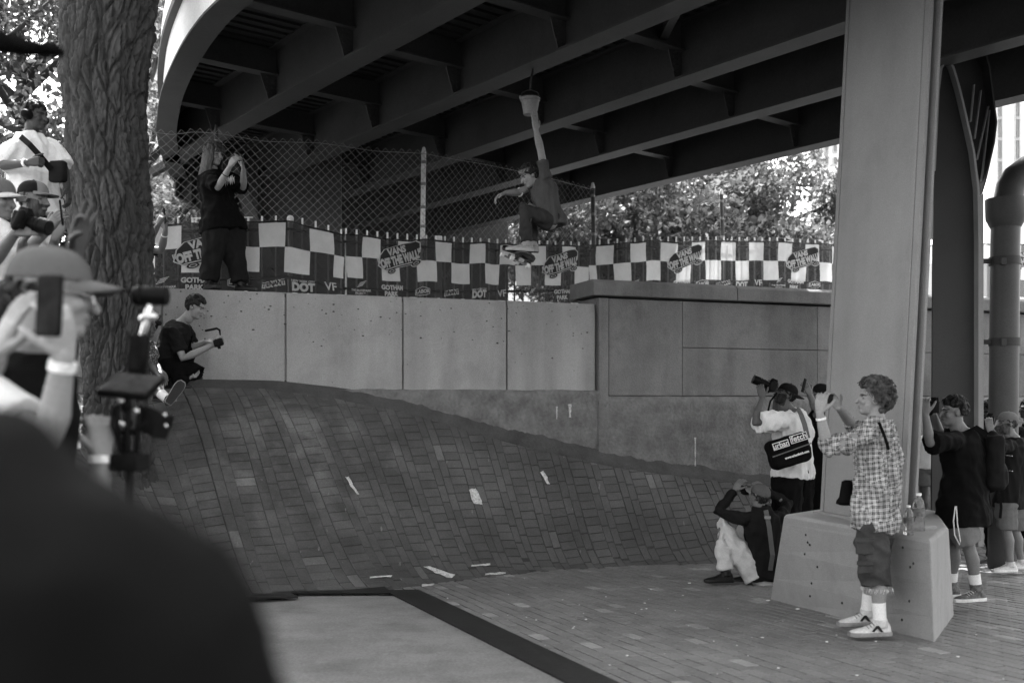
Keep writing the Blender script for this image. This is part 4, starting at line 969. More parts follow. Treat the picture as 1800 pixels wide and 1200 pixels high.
# ================================================================== BUILDINGS
m_bld = M('pale_masonry', .62, rough=.9, var=.06, scale=.2)
m_bld_w = M('white_cladding', .8, rough=.8, var=.03, scale=.1)
m_pane = M('window_pane', .16, rough=.25, var=.3, scale=.3, spec=.5)
m_frame = M('window_frame', .5, rough=.7)
def facade(label, px0, px1, Y, ytop, zb, win, mat, depth=14, sill=True, name='office_building'):
    a, b = P(px0, ytop, Y), P(px1, ytop, Y); root = empty(name, V((a.x + b.x) / 2, Y, zb), label, 'building', 'buildings behind the trees')
    mb = MB(); mb.box(V((a.x + b.x) / 2, Y + depth / 2, (a.z + zb) / 2), (b.x - a.x, depth, a.z - zb)); mb.build('wall', mat, root)
    for (x, y, ww, hh) in win:
        c = P(x, y, Y); k = Y / F; w2, h2 = ww * k, hh * k
        mb = MB(); t = .12 * min(w2, h2) + .05
        for dx, dz, sx, sz in ((0, h2 / 2 + t / 2, w2 + 2 * t, t), (0, -h2 / 2 - t / 2, w2 + 2 * t, t), (-w2 / 2 - t / 2, 0, t, h2), (w2 / 2 + t / 2, 0, t, h2), (0, 0, t * .4, h2)): mb.box(c + V(dx, -.12, dz), (sx, .3, sz))
        wnd = mb.build('window', m_frame, root); mb = MB(); mb.box(c + V(0, .005, 0), (w2, .08, h2)); mb.build('pane', m_pane, wnd)
    return root
facade('pale stone office block seen between the big trunk and the curved ramp', 236, 330, 120, -30, 2.6, [(x, y, 7, 17) for y in range(5, 400, 38) for x in (252, 267, 281, 296, 311)], m_bld)
facade('white tower with vertical strips of windows beyond the rain pipe', 1735, 2050, 110, 60, 2.6, [(x, y, 6.5, 33) for y in range(190, 440, 37) for x in (1756, 1787, 1818, 1849)], m_bld_w)
facade('white building with a few windows behind the bright tree', 1425, 1560, 100, 228, 2.6, [(x, y, 5, 12) for y in (262, 284) for x in (1437, 1452, 1467)], m_bld_w)
# ================================================================== PEOPLE: builders
m_eye = M('eye_dark', .02, rough=.3, spec=.5); m_lip = M('lip', .16, rough=.6); m_hairm = {}
def skin(v): return M('skin_%d' % int(v * 100), v, rough=.55, var=.08, scale=9, bump=.05, bscale=120, spec=.35)
def cloth_m(name, v, **k): return M(name, v, spec=.08, rough=k.pop('rough', .9), var=k.pop('var', .12), scale=k.pop('scale', 6), bump=k.pop('bump', .12), bscale=k.pop('bscale', 140), wrinkle=k.pop('wrinkle', .7), **k)
def hairm(v): return M('hair_%d' % int(v * 1000), v, rough=.55, var=.65, scale=30, bump=.7, bscale=70, stretch=(1, 1, .3), spec=.12)
def plaid():
    m = bpy.data.materials.new('plaid_cotton'); m.use_nodes = True; n = m.node_tree.nodes; l = m.node_tree.links; b = n['Principled BSDF']; tc = n.new('ShaderNodeTexCoord')
    acc = None; vo = n.new('ShaderNodeTexVoronoi'); vo.inputs['Scale'].default_value = 7; vo.distance = 'CHEBYCHEV'; l.new(tc.outputs['Object'], vo.inputs['Vector'])   # patchwork squares
    vm = n.new('ShaderNodeVectorMath'); vm.operation = 'MULTIPLY_ADD'; vm.inputs[1].default_value = (.5, .5, .5); l.new(vo.outputs['Color'], vm.inputs[0]); l.new(tc.outputs['Object'], vm.inputs[2])
    def band(rot, sc_, lo, w_):
        nonlocal acc
        mp = n.new('ShaderNodeMapping'); mp.inputs['Rotation'].default_value = rot; l.new(vm.outputs[0], mp.inputs[0])
        wv = n.new('ShaderNodeTexWave'); wv.wave_type = 'BANDS'; wv.inputs['Scale'].default_value = sc_; wv.inputs['Distortion'].default_value = 2.2; wv.inputs['Detail'].default_value = 1; wv.inputs['Detail Scale'].default_value = 1.5; l.new(mp.outputs[0], wv.inputs[0])
        r = n.new('ShaderNodeMapRange'); r.inputs[1].default_value = lo; r.inputs[2].default_value = lo + .12; r.inputs[3].default_value = 0; r.inputs[4].default_value = w_; l.new(wv.outputs['Fac'], r.inputs[0])
        if acc is None: acc = r.outputs[0]
        else:
            a = n.new('ShaderNodeMath'); a.operation = 'ADD'; l.new(acc, a.inputs[0]); l.new(r.outputs[0], a.inputs[1]); acc = a.outputs[0]
    band((.1, 0, .5), 9, .45, .14); band((0, math.pi / 2 + .12, 0), 9, .45, .16); band((.1, 0, .5), 24, .7, .12); band((0, math.pi / 2 + .12, 0), 24, .7, .12)
    nz_ = n.new('ShaderNodeTexNoise'); nz_.inputs['Scale'].default_value = 14; nz_.inputs['Detail'].default_value = 3; l.new(tc.outputs['Object'], nz_.inputs['Vector'])
    mm = n.new('ShaderNodeMath'); mm.operation = 'MULTIPLY'; l.new(acc, mm.inputs[0]); l.new(nz_.outputs['Fac'], mm.inputs[1])
    a = n.new('ShaderNodeMath'); a.operation = 'MULTIPLY_ADD'; a.inputs[1].default_value = 1.7; a.inputs[2].default_value = .022; l.new(mm.outputs[0], a.inputs[0]); l.new(a.outputs[0], b.inputs['Base Color']); b.inputs['Roughness'].default_value = .9
    return m
def dotty():
    m = bpy.data.materials.new('speckled_cotton'); m.use_nodes = True; n = m.node_tree.nodes; l = m.node_tree.links; b = n['Principled BSDF']; tc = n.new('ShaderNodeTexCoord')
    v = n.new('ShaderNodeTexVoronoi'); v.inputs['Scale'].default_value = 55; l.new(tc.outputs['Object'], v.inputs['Vector'])
    r = n.new('ShaderNodeMapRange'); r.inputs[1].default_value = .25; r.inputs[2].default_value = .4; r.inputs[3].default_value = .45; r.inputs[4].default_value = .06; l.new(v.outputs['Distance'], r.inputs[0]); l.new(r.outputs[0], b.inputs['Base Color']); b.inputs['Roughness'].default_value = .9
    return m

def frame(fwd, up=_UP):
    f = nz(fwd); u = nz(Vector(up) - f * Vector(up).dot(f)); r = f.cross(u); return Matrix((r, f, u)).transposed()   # columns right, forward, up
def head_shape(c, R, s=1.0, voxel=.0065):
    mb = MB()
    def e(p, r, **k): mb.ell(c + R @ (Vector(p) * s), [x * s for x in r], R, **k)
    e((0, -.012, .03), (.074, .093, .088)); e((0, .022, -.03), (.060, .066, .083)); e((0, .053, -.083), (.033, .03, .027)); e((0, .02, -.075), (.05, .055, .035))
    e((0, .080, .026), (.046, .016, .011)); e((.034, .062, -.022), (.024, .022, .024)); e((-.034, .062, -.022), (.024, .022, .024))
    mb.tube([c + R @ (V(0, .086, .016) * s), c + R @ (V(0, .103, -.018) * s), c + R @ (V(0, .108, -.030) * s)], [.008 * s, .011 * s, .0135 * s], seg=8)
    e((0, .086, -.052), (.022, .009, .006)); e((0, .084, -.063), (.020, .010, .007))
    for q in (-1, 1): e((q * .074, -.006, -.002), (.010, .021, .033))
    mb.tube([c + R @ (V(0, -.022, -.05) * s), c + R @ (V(0, -.03, -.13) * s)], [.054 * s, .056 * s], seg=14)
    co, no, fs = remesh(mb, voxel * s, 2, .45)
    q = (co - np.array(c)) @ np.array(R) / s           # head-local coordinates
    fc_ = np.array([q[f].mean(0) for f in fs]); mi = np.zeros(len(fs), int)
    for sx in (-1, 1):
        ey = ((fc_[:, 0] - sx * .031) / .0105) ** 2 + ((fc_[:, 2] - .003) / .0055) ** 2 < 1; mi[ey & (fc_[:, 1] > .05)] = 1
        br = (np.abs(fc_[:, 0] - sx * .032) < .019) & (np.abs(fc_[:, 2] - .026 + .05 * np.abs(np.abs(fc_[:, 0]) - .03)) < .0055) & (fc_[:, 1] > .05); mi[br] = 2
    mi[(np.abs(fc_[:, 0]) < .021) & (np.abs(fc_[:, 2] + .0575) < .0065) & (fc_[:, 1] > .07)] = 3
    return co, fs, mi, fc_
def hand_shape(w, fd, pn, side, curl=.5, spread=.12, thumb=.5, s=1.0, voxel=.0048, curls=None, tbend=.35):
    """w wrist, fd finger direction, pn the way the palm faces, side +1/-1: thumb side = cross(fd,pn)*side"""
    fd = nz(fd); pn = nz(Vector(pn) - fd * Vector(pn).dot(fd)); td = fd.cross(pn) * side; mb = MB(); w = Vector(w)
    rings = []
    for d, hw, ht in ((-.012, .024, .019), (.015, .030, .018), (.045, .038, .017), (.075, .041, .0145), (.094, .039, .0115)):
        cpt = w + fd * d * s; rings.append([cpt + td * (hw * s * math.copysign(abs(math.cos(a)) ** .7, math.cos(a))) + pn * (ht * s * math.copysign(abs(math.sin(a)) ** .7, math.sin(a))) for a in [2 * math.pi * k / 14 for k in range(14)]])
    mb.loft(rings)
    lens = [(.040, .026, .021), (.045, .029, .022), (.042, .027, .021), (.033, .021, .018)]
    for i in range(4):
        off = (.029 - i * .0195) * s; p = w + fd * .088 * s + td * off; a = (1.5 - i) * spread * .5; d0 = nz(fd + td * a)
        ax = d0.cross(pn); cl = (curls[i] if curls else curl) ; ang = 0; pts = [p - d0 * .012 * s, p]; d = d0
        for k, L in enumerate(lens[i]):
            ang += cl * (.9, 1.25, .8)[k]; d = d0 * math.cos(ang) + pn * math.sin(ang); p = p + d * L * s; pts.append(p)
        mb.tube(pts, [.0095 * s, .0095 * s, .0088 * s, .0082 * s, .0070 * s], seg=8)
    p = w + fd * .024 * s + td * .024 * s; d = nz(fd * .75 + td * .75 + pn * thumb * .6); p2 = p + d * .042 * s; d2 = nz(d * .8 + fd * .35 + pn * thumb * tbend); p3 = p2 + d2 * .032 * s; d3 = nz(d2 + pn * thumb * tbend * .6 - td * .15); p4 = p3 + d3 * .024 * s
    mb.tube([p - d * .01 * s, p, p2, p3, p4], [.015 * s, .015 * s, .0115 * s, .0105 * s, .008 * s], seg=8)
    return remesh(mb, voxel * s, 1, .4)
def hair_mesh(c, R, s, kind, seed=0, capped=False):
    rg = random.Random(seed); mb = MB(); n = {'short': 380, 'curly': 330, 'afro': 420, 'long': 380, 'fade': 380}[kind]; k = 0
    while k < n:
        z = rg.uniform(-1, 1); a = rg.uniform(0, 6.283); q = math.sqrt(1 - z * z); d = V(math.cos(a) * q, math.sin(a) * q, z)
        p = V(d.x * .076, -.012 + d.y * .095, .03 + d.z * .092)
        front = p.y > .045; side = abs(p.x) > .05
        lim = .072 - .25 * max(0, p.y - .07) if front else (.03 if (side and p.y > .01) else (.005 if p.y > -.03 else -.045))
        if kind == 'fade': lim += .03 if not front else 0
        k += 1
        if p.z < lim or (capped and p.z > .035): continue
        r = {'short': rg.uniform(.011, .017), 'fade': rg.uniform(.011, .018), 'curly': rg.uniform(.014, .024), 'afro': rg.uniform(.018, .028), 'long': rg.uniform(.014, .018)}[kind]
        out = {'short': .006, 'fade': .008, 'curly': .028, 'afro': .045, 'long': .006}[kind] * rg.uniform(.4, 1.2)
        if kind in ('fade', 'curly') and p.z > .08: out += .014
        if capped: r = .010; out = .002
        mb.ell(c + R @ ((p + d * out) * s), (r * s, r * s, r * s), None, 7, 5)
    if capped: pass
    elif kind in ('curly', 'afro'): mb.ell(c + R @ (V(0, -.02, .05) * s), (.076 * s, .09 * s, .08 * s), R)
    else: mb.ell(c + R @ (V(0, -.018, .045) * s), (.075 * s, .092 * s, .082 * s), R)
    if kind == 'long':
        for i in range(210):
            a = rg.uniform(-2.35, 2.35); L = rg.uniform(.16, .30); sx, sy = math.sin(a), -math.cos(a)
            q0 = V(sx * .02, sy * .02 - .01, .126); q1 = V(sx * .062, -.012 + sy * .074, .095); q2 = V(sx * .086, -.012 + sy * .104, .030); q3 = V(sx * .090, -.014 + sy * .112, -.06)
            q4 = q3 + V(rg.uniform(-.015, .015), -.012 + rg.uniform(-.012, .012), -L)
            mb.tube([c + R @ (q * s) for q in (q0, q1, q2, q3, q4)], [.006 * s, .009 * s, .009 * s, .009 * s, .004 * s], seg=5)
        for i in range(26):                  # fringe
            x = rg.uniform(-.06, .06); mb.tube([c + R @ (V(x * .7, .06, .10) * s), c + R @ (V(x, .092, .06) * s), c + R @ (V(x * 1.1, .094, .025) * s)], [.008 * s, .008 * s, .004 * s], seg=5)
    return remesh(mb, .0062 * s, 1, .3)
def hair_strands(c, R, s, kind, seed=0, capped=False):
    """loose curls / locks over the moulded hair so that its outline breaks up"""
    rg = random.Random(seed + 50); mb = MB(); n = {'short': 420, 'fade': 420, 'curly': 620, 'afro': 700, 'long': 300}[kind]
    for k in range(n):
        z = rg.uniform(-.6, 1); a = rg.uniform(0, 6.283); q = math.sqrt(1 - z * z); d = V(math.cos(a) * q, math.sin(a) * q, z); p = V(d.x * .076, -.012 + d.y * .095, .03 + d.z * .092)
        front = p.y > .045; side = abs(p.x) > .05; lim = .072 - .25 * max(0, p.y - .07) if front else (.03 if (side and p.y > .01) else (.005 if p.y > -.03 else -.045))
        if kind == 'fade' and not front: lim += .04
        if p.z < lim or (capped and p.z > .035): continue
        out = {'short': .016, 'fade': .020, 'curly': .042, 'afro': .062, 'long': .018}[kind] + (.012 if kind in ('fade', 'curly') and p.z > .08 else 0)
        if capped: out = .010
        p0 = p + d * (out - .008); t = nz(V(rg.uniform(-1, 1), rg.uniform(-1, .4), rg.uniform(-1, .3))); t = nz(t - d * t.dot(d)); L = {'short': .022, 'fade': .022, 'curly': .026, 'afro': .022, 'long': .06}[kind]
        if kind in ('curly', 'afro'):
            b_ = d.cross(t); r_ = rg.uniform(.007, .012); pts = [p0 + d * (.010 * j / 5) + (t * math.cos(j * 1.25) + b_ * math.sin(j * 1.25)) * r_ for j in range(6)]
        else: pts = [p0, p0 + t * L * .5 + d * .006, p0 + t * L + d * .002]
        mb.tube([c + R @ (q_ * s) for q_ in pts], [.0022 * s] * (len(pts) - 1) + [.0008 * s], seg=3, round_caps=False)
    return mb
def loft_torso(mb, rings): mb.loft(rings)
def ring(c, r, f, rx, ry, n=20, sq=.85):
    return [c + r * (rx * math.copysign(abs(math.cos(a)) ** sq, math.cos(a))) + f * (ry * math.copysign(abs(math.sin(a)) ** sq, math.sin(a))) for a in [2 * math.pi * k / n for k in range(n)]]

def person(label, Y, J, face, skin_v=.30, shirt=None, pants=None, shoes=None, hair=None, cap=None, hands=None, bulk=1.0, hs=1.0, beard=0, group=None, base_z=None, vox=.012, up_head=_UP, detail=1.0):
    """J: joints as (px, py, depth offset). Left/right are the person's own."""
    p = {k: P(v[0], v[1], Y + (v[2] if len(v) > 2 else 0)) for k, v in J.items()}
    gz = base_z if base_z is not None else G(Y)
    N, PV = p['N'], p['PV']; ss = nz(p['SR'] - p['SL']); axis = nz(N - PV)
    if 'HL' not in p:
        hsd = nz(V(ss.x, ss.y, 0)) * .088; p['HL'] = PV - hsd - axis * .04; p['HR'] = PV + hsd - axis * .04
    for q in 'LR':
        if 'A' + q not in p: h = p['H' + q]; p['A' + q] = V(h.x, h.y, gz + .085)
        if 'K' + q not in p: p['K' + q] = p['H' + q].lerp(p['A' + q], .52) + nz(face) * .02
    hh = nz(p['HR'] - p['HL']); root = empty('person', V(PV.x, PV.y, gz), label, 'person', group); off = ORG[root.name]
    sk_ = skin(skin_v); mb = MB()
    def axes(t):
        r = nz(hh.lerp(ss, min(max(t, 0), 1))); r = nz(r - axis * r.dot(axis)); return r, axis.cross(r)
    TL = (N - PV).length
    def torso(mb, prof, ease, bl):
        rings = []
        for t, rx, ry in prof:
            r, f = axes(t); rings.append(ring(PV + axis * (TL * t), r, f, rx * bl + ease, ry * bl + ease))
        mb.loft(rings)
    prof = [(-.16, .12, .09), (0, .158, .112), (.22, .148, .108), (.45, .140, .104), (.70, .163, .115), (.86, .150, .098), (.97, .075, .068), (1.04, .055, .055)]
    torso(mb, prof, 0, bulk * .90)
    for q in 'LR':
        S, E, Wr = p['S' + q], p['E' + q], p['W' + q]
        mb.tube([N - axis * .07, S], [.048 * bulk, .048 * bulk], seg=10)
        fm = E.lerp(Wr, .3); mb.tube([S, S.lerp(E, .45), E, fm, E.lerp(Wr, .7), Wr], [.047 * bulk, .044 * bulk, .038, .041, .033, .0265], seg=12)
        H, K, A = p['H' + q], p['K' + q], p['A' + q]; back = -nz(face) * .012
        mb.tube([H, H.lerp(K, .4), K, K.lerp(A, .28) + back, K.lerp(A, .65), A], [.078 * bulk, .070 * bulk, .051, .055, .042, .036], seg=12)
    HC = p['H']; R = frame(face, up_head)
    mb.tube([N - axis * .03, HC + R @ V(0, -.028, -.09)], [.060 * hs, .054 * hs], seg=14)
    co, no, fs = remesh(mb, vox, 3); parts_c = [co]; parts_f = [list(f) for f in fs]; mi = [0] * len(fs); nvt = len(co)
    hco, hfs, hmi, hfc = head_shape(HC, R, hs, .0065 / detail)
    if beard:
        bd = (hfc[:, 2] < -.03 + .25 * np.maximum(0, np.abs(hfc[:, 0]) - .045)) & (hfc[:, 1] > -.015) & (hfc[:, 2] > -.118); bd |= (hfc[:, 2] < .0) & (np.abs(hfc[:, 0]) > .05) & (hfc[:, 1] > .0) & (hfc[:, 2] > -.1)
        bd &= hmi == 0; hmi[bd] = 4
    parts_c.append(hco); parts_f += [[i + nvt for i in f] for f in hfs]; mi += list(hmi); nvt += len(hco)
    for q in 'LR':
        hd_ = (hands or {}).get(q); Wr, E = p['W' + q], p['E' + q]; fd = nz(Wr - E)
        if hd_ is None: hd_ = dict(fd=fd, pn=V(0, 0, -1) if abs(fd.z) < .8 else nz(face), curl=.35)
        if hd_ == 0: continue
        hd_ = dict(hd_); sd = -1 if q == 'L' else 1; sd *= hd_.pop('flip', 1)
        hc, hn, hf = hand_shape(Wr, hd_.pop('fd', fd), hd_.pop('pn'), sd, s=hd_.pop('s', .98 * hs), voxel=.0048 / detail, **hd_)
        parts_c.append(hc); parts_f += [[i + nvt for i in f] for f in hf]; mi += [0] * len(hf); nvt += len(hc)
    hv = (hair or {}).get('v', .03)
    link('body', np_mesh(np.vstack(parts_c), parts_f, off, 'body', mi), [sk_, m_eye, M('brow_%d' % int(skin_v * 100), skin_v * .3, rough=.7), M('lip_%d' % int(skin_v * 100), skin_v * .6, rough=.6), hairm(max(.02, hv * 1.2))], root)
    # --- shirt
    if shirt:
        sh = dict(shirt); mat = sh['m']; mb = MB(); bl = bulk * sh.get('fit', 1.06); e = sh.get('ease', .016); hem = sh.get('hem', -.22); fl = sh.get('flare', 1.0)
        pr = [(hem, .158 * fl, .115 * fl), (hem * .4, .160 * fl, .118 * fl), (.2, .155 * (1 + fl) / 2, .114 * (1 + fl) / 2), (.45, .152, .112), (.70, .168, .120), (.86, .155, .104), (.97, .082, .076), (1.0 if not sh.get('collar') else 1.05, .066, .066)]
        torso(mb, pr, e, bl); sls = []
        for q in 'LR':
            S, E, Wr = p['S' + q], p['E' + q], p['W' + q]; k = sh.get('sleeve', .62); sl = MB() if sh.get('sleeve_m') else mb; sls.append(sl)
            mb.tube([N - axis * .075, S], [.066 * bulk, .070 * bulk], seg=10)
            w0 = sh.get('sw', .072) * bulk
            if k <= 1: sl.tube([S, S.lerp(E, k * .5), S.lerp(E, k)], [.069 * bulk, w0 * .97, w0 * 1.0], seg=12, round_caps=False)
            else:
                k2 = k - 1; sl.tube([S, S.lerp(E, .5), E, E.lerp(Wr, k2 * .5), E.lerp(Wr, k2)], [.070 * bulk, .066 * bulk, .060, .056, .044 if k2 > .8 else .055], seg=12, round_caps=False)
        def bld(mb_, nm, mt):
            c_, n_, f_ = remesh(mb_, vox, 2); c_ = folds(c_, n_, sh.get('amp', .009) * 1.35, sh.get('freq', 17) * 1.25, sh.get('seed', 1), sh.get('st', (1, 1, .55))); return link(nm, np_mesh(c_, f_, off, nm), mt, root)
        bld(mb, 'shirt', mat)
        if sh.get('sleeve_m'):
            for q_ in sls: bld(q_, 'sleeve', sh['sleeve_m'])
    if pants:
        pa = dict(pants); mb = MB(); k = pa.get('len', 2.0); wd = pa.get('w', 1.0); e = .012
        pr = [(-.17, .11, .09), (-.06, .155, .112), (.04, .160, .114), (.13, .152, .110)]; torso(mb, pr, e, bulk * 1.03)
        for q in 'LR':
            H, K, A = p['H' + q], p['K' + q], p['A' + q]
            if k <= 1.35:
                pts = [H, H.lerp(K, .5)]; rd = [.098 * bulk * wd, .093 * bulk * wd]
                if k <= 1: pts.append(H.lerp(K, k)); rd.append(.088 * bulk * wd)
                else: pts += [K, K.lerp(A, k - 1)]; rd += [.086 * wd * bulk, .088 * wd * bulk]
            else:
                pts = [H, H.lerp(K, .5), K, K.lerp(A, .5), K.lerp(A, min(k - 1, 1.0))]; rd = [.098 * bulk * wd, .088 * wd * bulk, .072 * wd, .066 * wd, .060 * wd]
            mb.tube(pts, rd, seg=14, round_caps=False)
        c_, n_, f_ = remesh(mb, vox, 2); c_ = folds(c_, n_, pa.get('amp', .009) * 1.35, pa.get('freq', 16) * 1.25, pa.get('seed', 2), pa.get('st', (.6, .6, 1)))
        link('shorts' if k <= 1.35 else 'trousers', np_mesh(c_, f_, off, 'trousers'), pa['m'], root)
    if shoes:
        for q in 'LR':
            d = shoes.get(q)
            if d == 0: continue
            shoe(root, p['A' + q], d if d else face, shoes['m'], shoes.get('sole', shoes['m']), shoes.get('up', _UP) if not shoes.get('up' + q) else shoes['up' + q], shoes.get('s', 1.0), shoes.get('sock'), nz(p['K' + q] - p['A' + q]), shoes.get('high', 0), shoes.get('stripe'))
    if hair and hair.get('kind'):
        c_, n_, f_ = hair_mesh(HC, R, hs, hair['kind'], hair.get('seed', 3), bool(cap)); ho = link('hair', np_mesh(c_, f_, off, 'hair'), hairm(hv), root)
        st_ = hair_strands(HC, R, hs, hair['kind'], hair.get('seed', 3), bool(cap))
        if st_.v: st_.build('loose_strands', hairm(hv), ho, kind='stuff')
    if cap: cap_mesh(root, HC, R, hs, **cap)
    return root, p, R
def shoe(root, A, fwd, mat, sole_m, up, s=1.0, sock=None, shin=_UP, high=0, stripe=None):
    u = nz(up); f = nz(Vector(fwd) - u * Vector(fwd).dot(u)); r = f.cross(u); b = A - u * .085 * s
    st = [(-.065, .026, .066), (-.05, .034, .088), (-.01, .037, .092), (.04, .040, .080), (.09, .044, .060), (.14, .046, .047), (.175, .040, .040), (.200, .022, .030)]
    mb = MB(); rings = []
    for x, hw, h in st:
        c = b + f * x * s; rings.append([c + r * (hw * s * math.cos(a)) * (1.0 if math.sin(a) < .3 else .92) + u * (.018 * s + max(0, (h - .018)) * s * (math.sin(a) if math.sin(a) > 0 else math.sin(a) * .15)) for a in [2 * math.pi * k / 16 for k in range(16)]])
    mb.loft(rings)
    mb.tube([A - u * .03 * s, A + nz(shin) * (.02 + high)], [.046 * s, .047 * s], seg=14, round_caps=False)
    c_, n_, f_ = remesh(mb, .006, 2); sh = link('shoe', np_mesh(c_, f_, ORG[root.name], 'shoe'), mat, root); ORG[sh.name] = ORG[root.name]
    rings = []
    for z, g in ((0, .98), (.006, 1.04), (.022, 1.05), (.026, 1.0)):
        lp = []
        for side in (1, -1):
            for x, hw, h in (st if side > 0 else st[::-1]): lp.append(b + f * (x * (1.03 if x > 0 else 1.06)) * s + r * (side * hw * g * s * 1.04) + u * z * s)
        rings.append(lp)
    mb = MB(); mb.loft(rings); mb.build('sole', sole_m, sh, smooth=True, angle=50)
    mb = MB(); mb.loft([[q - u * .004 for q in [b + (q - b) * .95 for q in rings[0]]], [b + (q - b) * .95 for q in rings[0]]]); mb.build('outsole', M('dark_outsole', .02, rough=.9), sh)
    mb = MB()
    for k in range(5):
        c = b + f * (.035 + k * .018) * s + u * (.078 - k * .009) * s; mb.tube([c - r * .028 * s, c + u * .010 * s, c + r * .028 * s], .0035 * s, seg=5)
    mb.build('laces', sole_m, sh)
    if sock is not None:
        mb = MB(); mb.tube([A - u * .02 * s, A + nz(shin) * .05, A + nz(shin) * .13], [.046, .045, .049], seg=14, round_caps=False); mb.build('sock', sock, root, smooth=True, angle=50)
    if stripe is not None:
        for sd in (1, -1):
            mb = MB(); q = [b + f * x * s + r * sd * (.0415 * s) + u * z * s for x, z in ((.0, .03), (.03, .07), (.045, .07), (.075, .035), (.06, .033), (.04, .055), (.018, .03))]; mb.prism(q, r * sd * .006); mb.build('side_stripe', stripe, sh)
def cap_mesh(root, c, R, s, m, brim_m=None, back=False, kind='cap', tilt=0, under=None, flat=False, panel=None):
    Rk = R @ Matrix.Rotation(tilt, 3, 'X'); sg = -1 if back else 1; mb = MB(); rings = []; nh = 9; n = 28
    for k in range(nh):
        ph = (math.pi / 2) * k / (nh - 1) * .985; z = math.sin(ph); q = math.cos(ph) ** (.75 if kind == 'cap' else .85)
        rings.append([c + Rk @ (V(.083 * q * math.cos(a), -.01 + .104 * q * math.sin(a), .040 + z * (.088 if kind == 'cap' else .098)) * s) for a in [2 * math.pi * i / n for i in range(n)]])
    inner = [[c + Rk @ (V(.079 * math.cos(a), -.01 + .100 * math.sin(a), .042) * s) for a in [2 * math.pi * i / n for i in range(n)]]]
    if kind == 'beanie': rings.insert(0, [c + Rk @ (V(.087 * math.cos(a), -.012 + .106 * math.sin(a), .020) * s) for a in [2 * math.pi * i / n for i in range(n)]])
    mb.loft(inner + rings); o = mb.build('baseball_cap' if kind == 'cap' else 'beanie', m, root, smooth=True, angle=60); ORG[o.name] = ORG[root.name]
    if kind == 'cap':
        mb = MB(); top, bot = [], []
        for i in range(13):
            x = -1 + i / 6; row_t, row_b = [], []
            for j in range(6):
                w_ = j / 5; ln_ = .085 * (1 - x * x) ** .5 if abs(x) < 1 else 0; y0 = .104 * (1 - (x * .83) ** 2) ** .5 - .012
                y = y0 + (ln_ * .95 + .004) * w_; z = .045 - (0 if flat else .020 * x * x) - .016 * w_
                row_t.append(c + Rk @ (V(x * .074, sg * y - (.0 if not back else .02), z + .003) * s)); row_b.append(c + Rk @ (V(x * .074, sg * y - (.0 if not back else .02), z - .003) * s))
            top.append(row_t); bot.append(row_b)
        mb.grid(top if sg > 0 else [r[::-1] for r in top]); mb.grid([r[::-1] for r in bot], 1)
        mb.build('brim', [brim_m or m, under or brim_m or m], o, smooth=True)
        mb = MB(); mb.ell(c + Rk @ (V(0, -.01, .130) * s), (.009 * s, .009 * s, .005 * s)); mb.build('button', m, o, smooth=True)
        if panel is not None:
            mb = MB(); g = []
            for i in range(9):
                a = math.pi / 2 - .75 + 1.5 * i / 8; row = []
                for k in range(6):
                    ph = (math.pi / 2) * (.04 + .75 * k / 5); q = math.cos(ph) ** .75; row.append(c + Rk @ (V(.0845 * q * math.cos(a), -.01 + .1055 * q * math.sin(a), .041 + math.sin(ph) * .0885) * s))
                g.append(row)
            mb.grid(g); mb.build('front_panel', panel, o, smooth=True)
    return o
# ---- small things people hold
m_blk = M('black_plastic', .006, rough=.35, var=.2, scale=20, spec=.05); m_blk2 = M('black_rubberised', .008, rough=.6, var=.2, spec=.05); m_glass = M('lens_glass', .01, rough=.05, spec=.9); m_scr = M('phone_screen', .012, rough=.2, spec=.03, var=.7, scale=14)
def rbox(mb, c, R, size, r=.006, mi=0):
    # rounded box: loft of rounded-rectangle rings along local z
    hx, hy, hz = size[0] / 2, size[1] / 2, size[2] / 2; r = min(r, hx * .9, hy * .9); out = []
    def rr(k): 
        q = []
        for cx, cy, a0 in ((hx - r, hy - r, 0), (-hx + r, hy - r, 90), (-hx + r, -hy + r, 180), (hx - r, -hy + r, 270)):
            for a in (0, 30, 60, 90): t = math.radians(a0 + a); q.append((cx + r * math.cos(t) - (0 if k else 0), cy + r * math.sin(t)))
        return q
    base = rr(0); e = min(r * .5, hz * .5)
    for z, g in ((-hz, 1 - e / max(hx, hy) * 1.0), (-hz + e, 1), (hz - e, 1), (hz, 1 - e / max(hx, hy) * 1.0)): out.append([c + R @ V(x * g, y * g, z) for x, y in base])
    mb.loft(out, True, mi)
def phone(c, R, label, s=1.0, group=None):
    """local x width, y height, z = out of the back (camera side)"""
    root = empty('smartphone', c, label, 'phone', group); mb = MB(); rbox(mb, Vector(c), R, (.074 * s, .150 * s, .009 * s), .009); mb.build('case', m_blk, root, smooth=True, angle=40)
    mb = MB(); rbox(mb, Vector(c) + R @ V(0, 0, -.0052 * s), R, (.067 * s, .140 * s, .0012), .006); mb.build('screen', m_scr, root)
    mb = MB(); rbox(mb, Vector(c) + R @ V(.018 * s, .052 * s, .0055 * s), R, (.028 * s, .030 * s, .003), .004); mb.build('camera_bump', m_blk2, root); return root
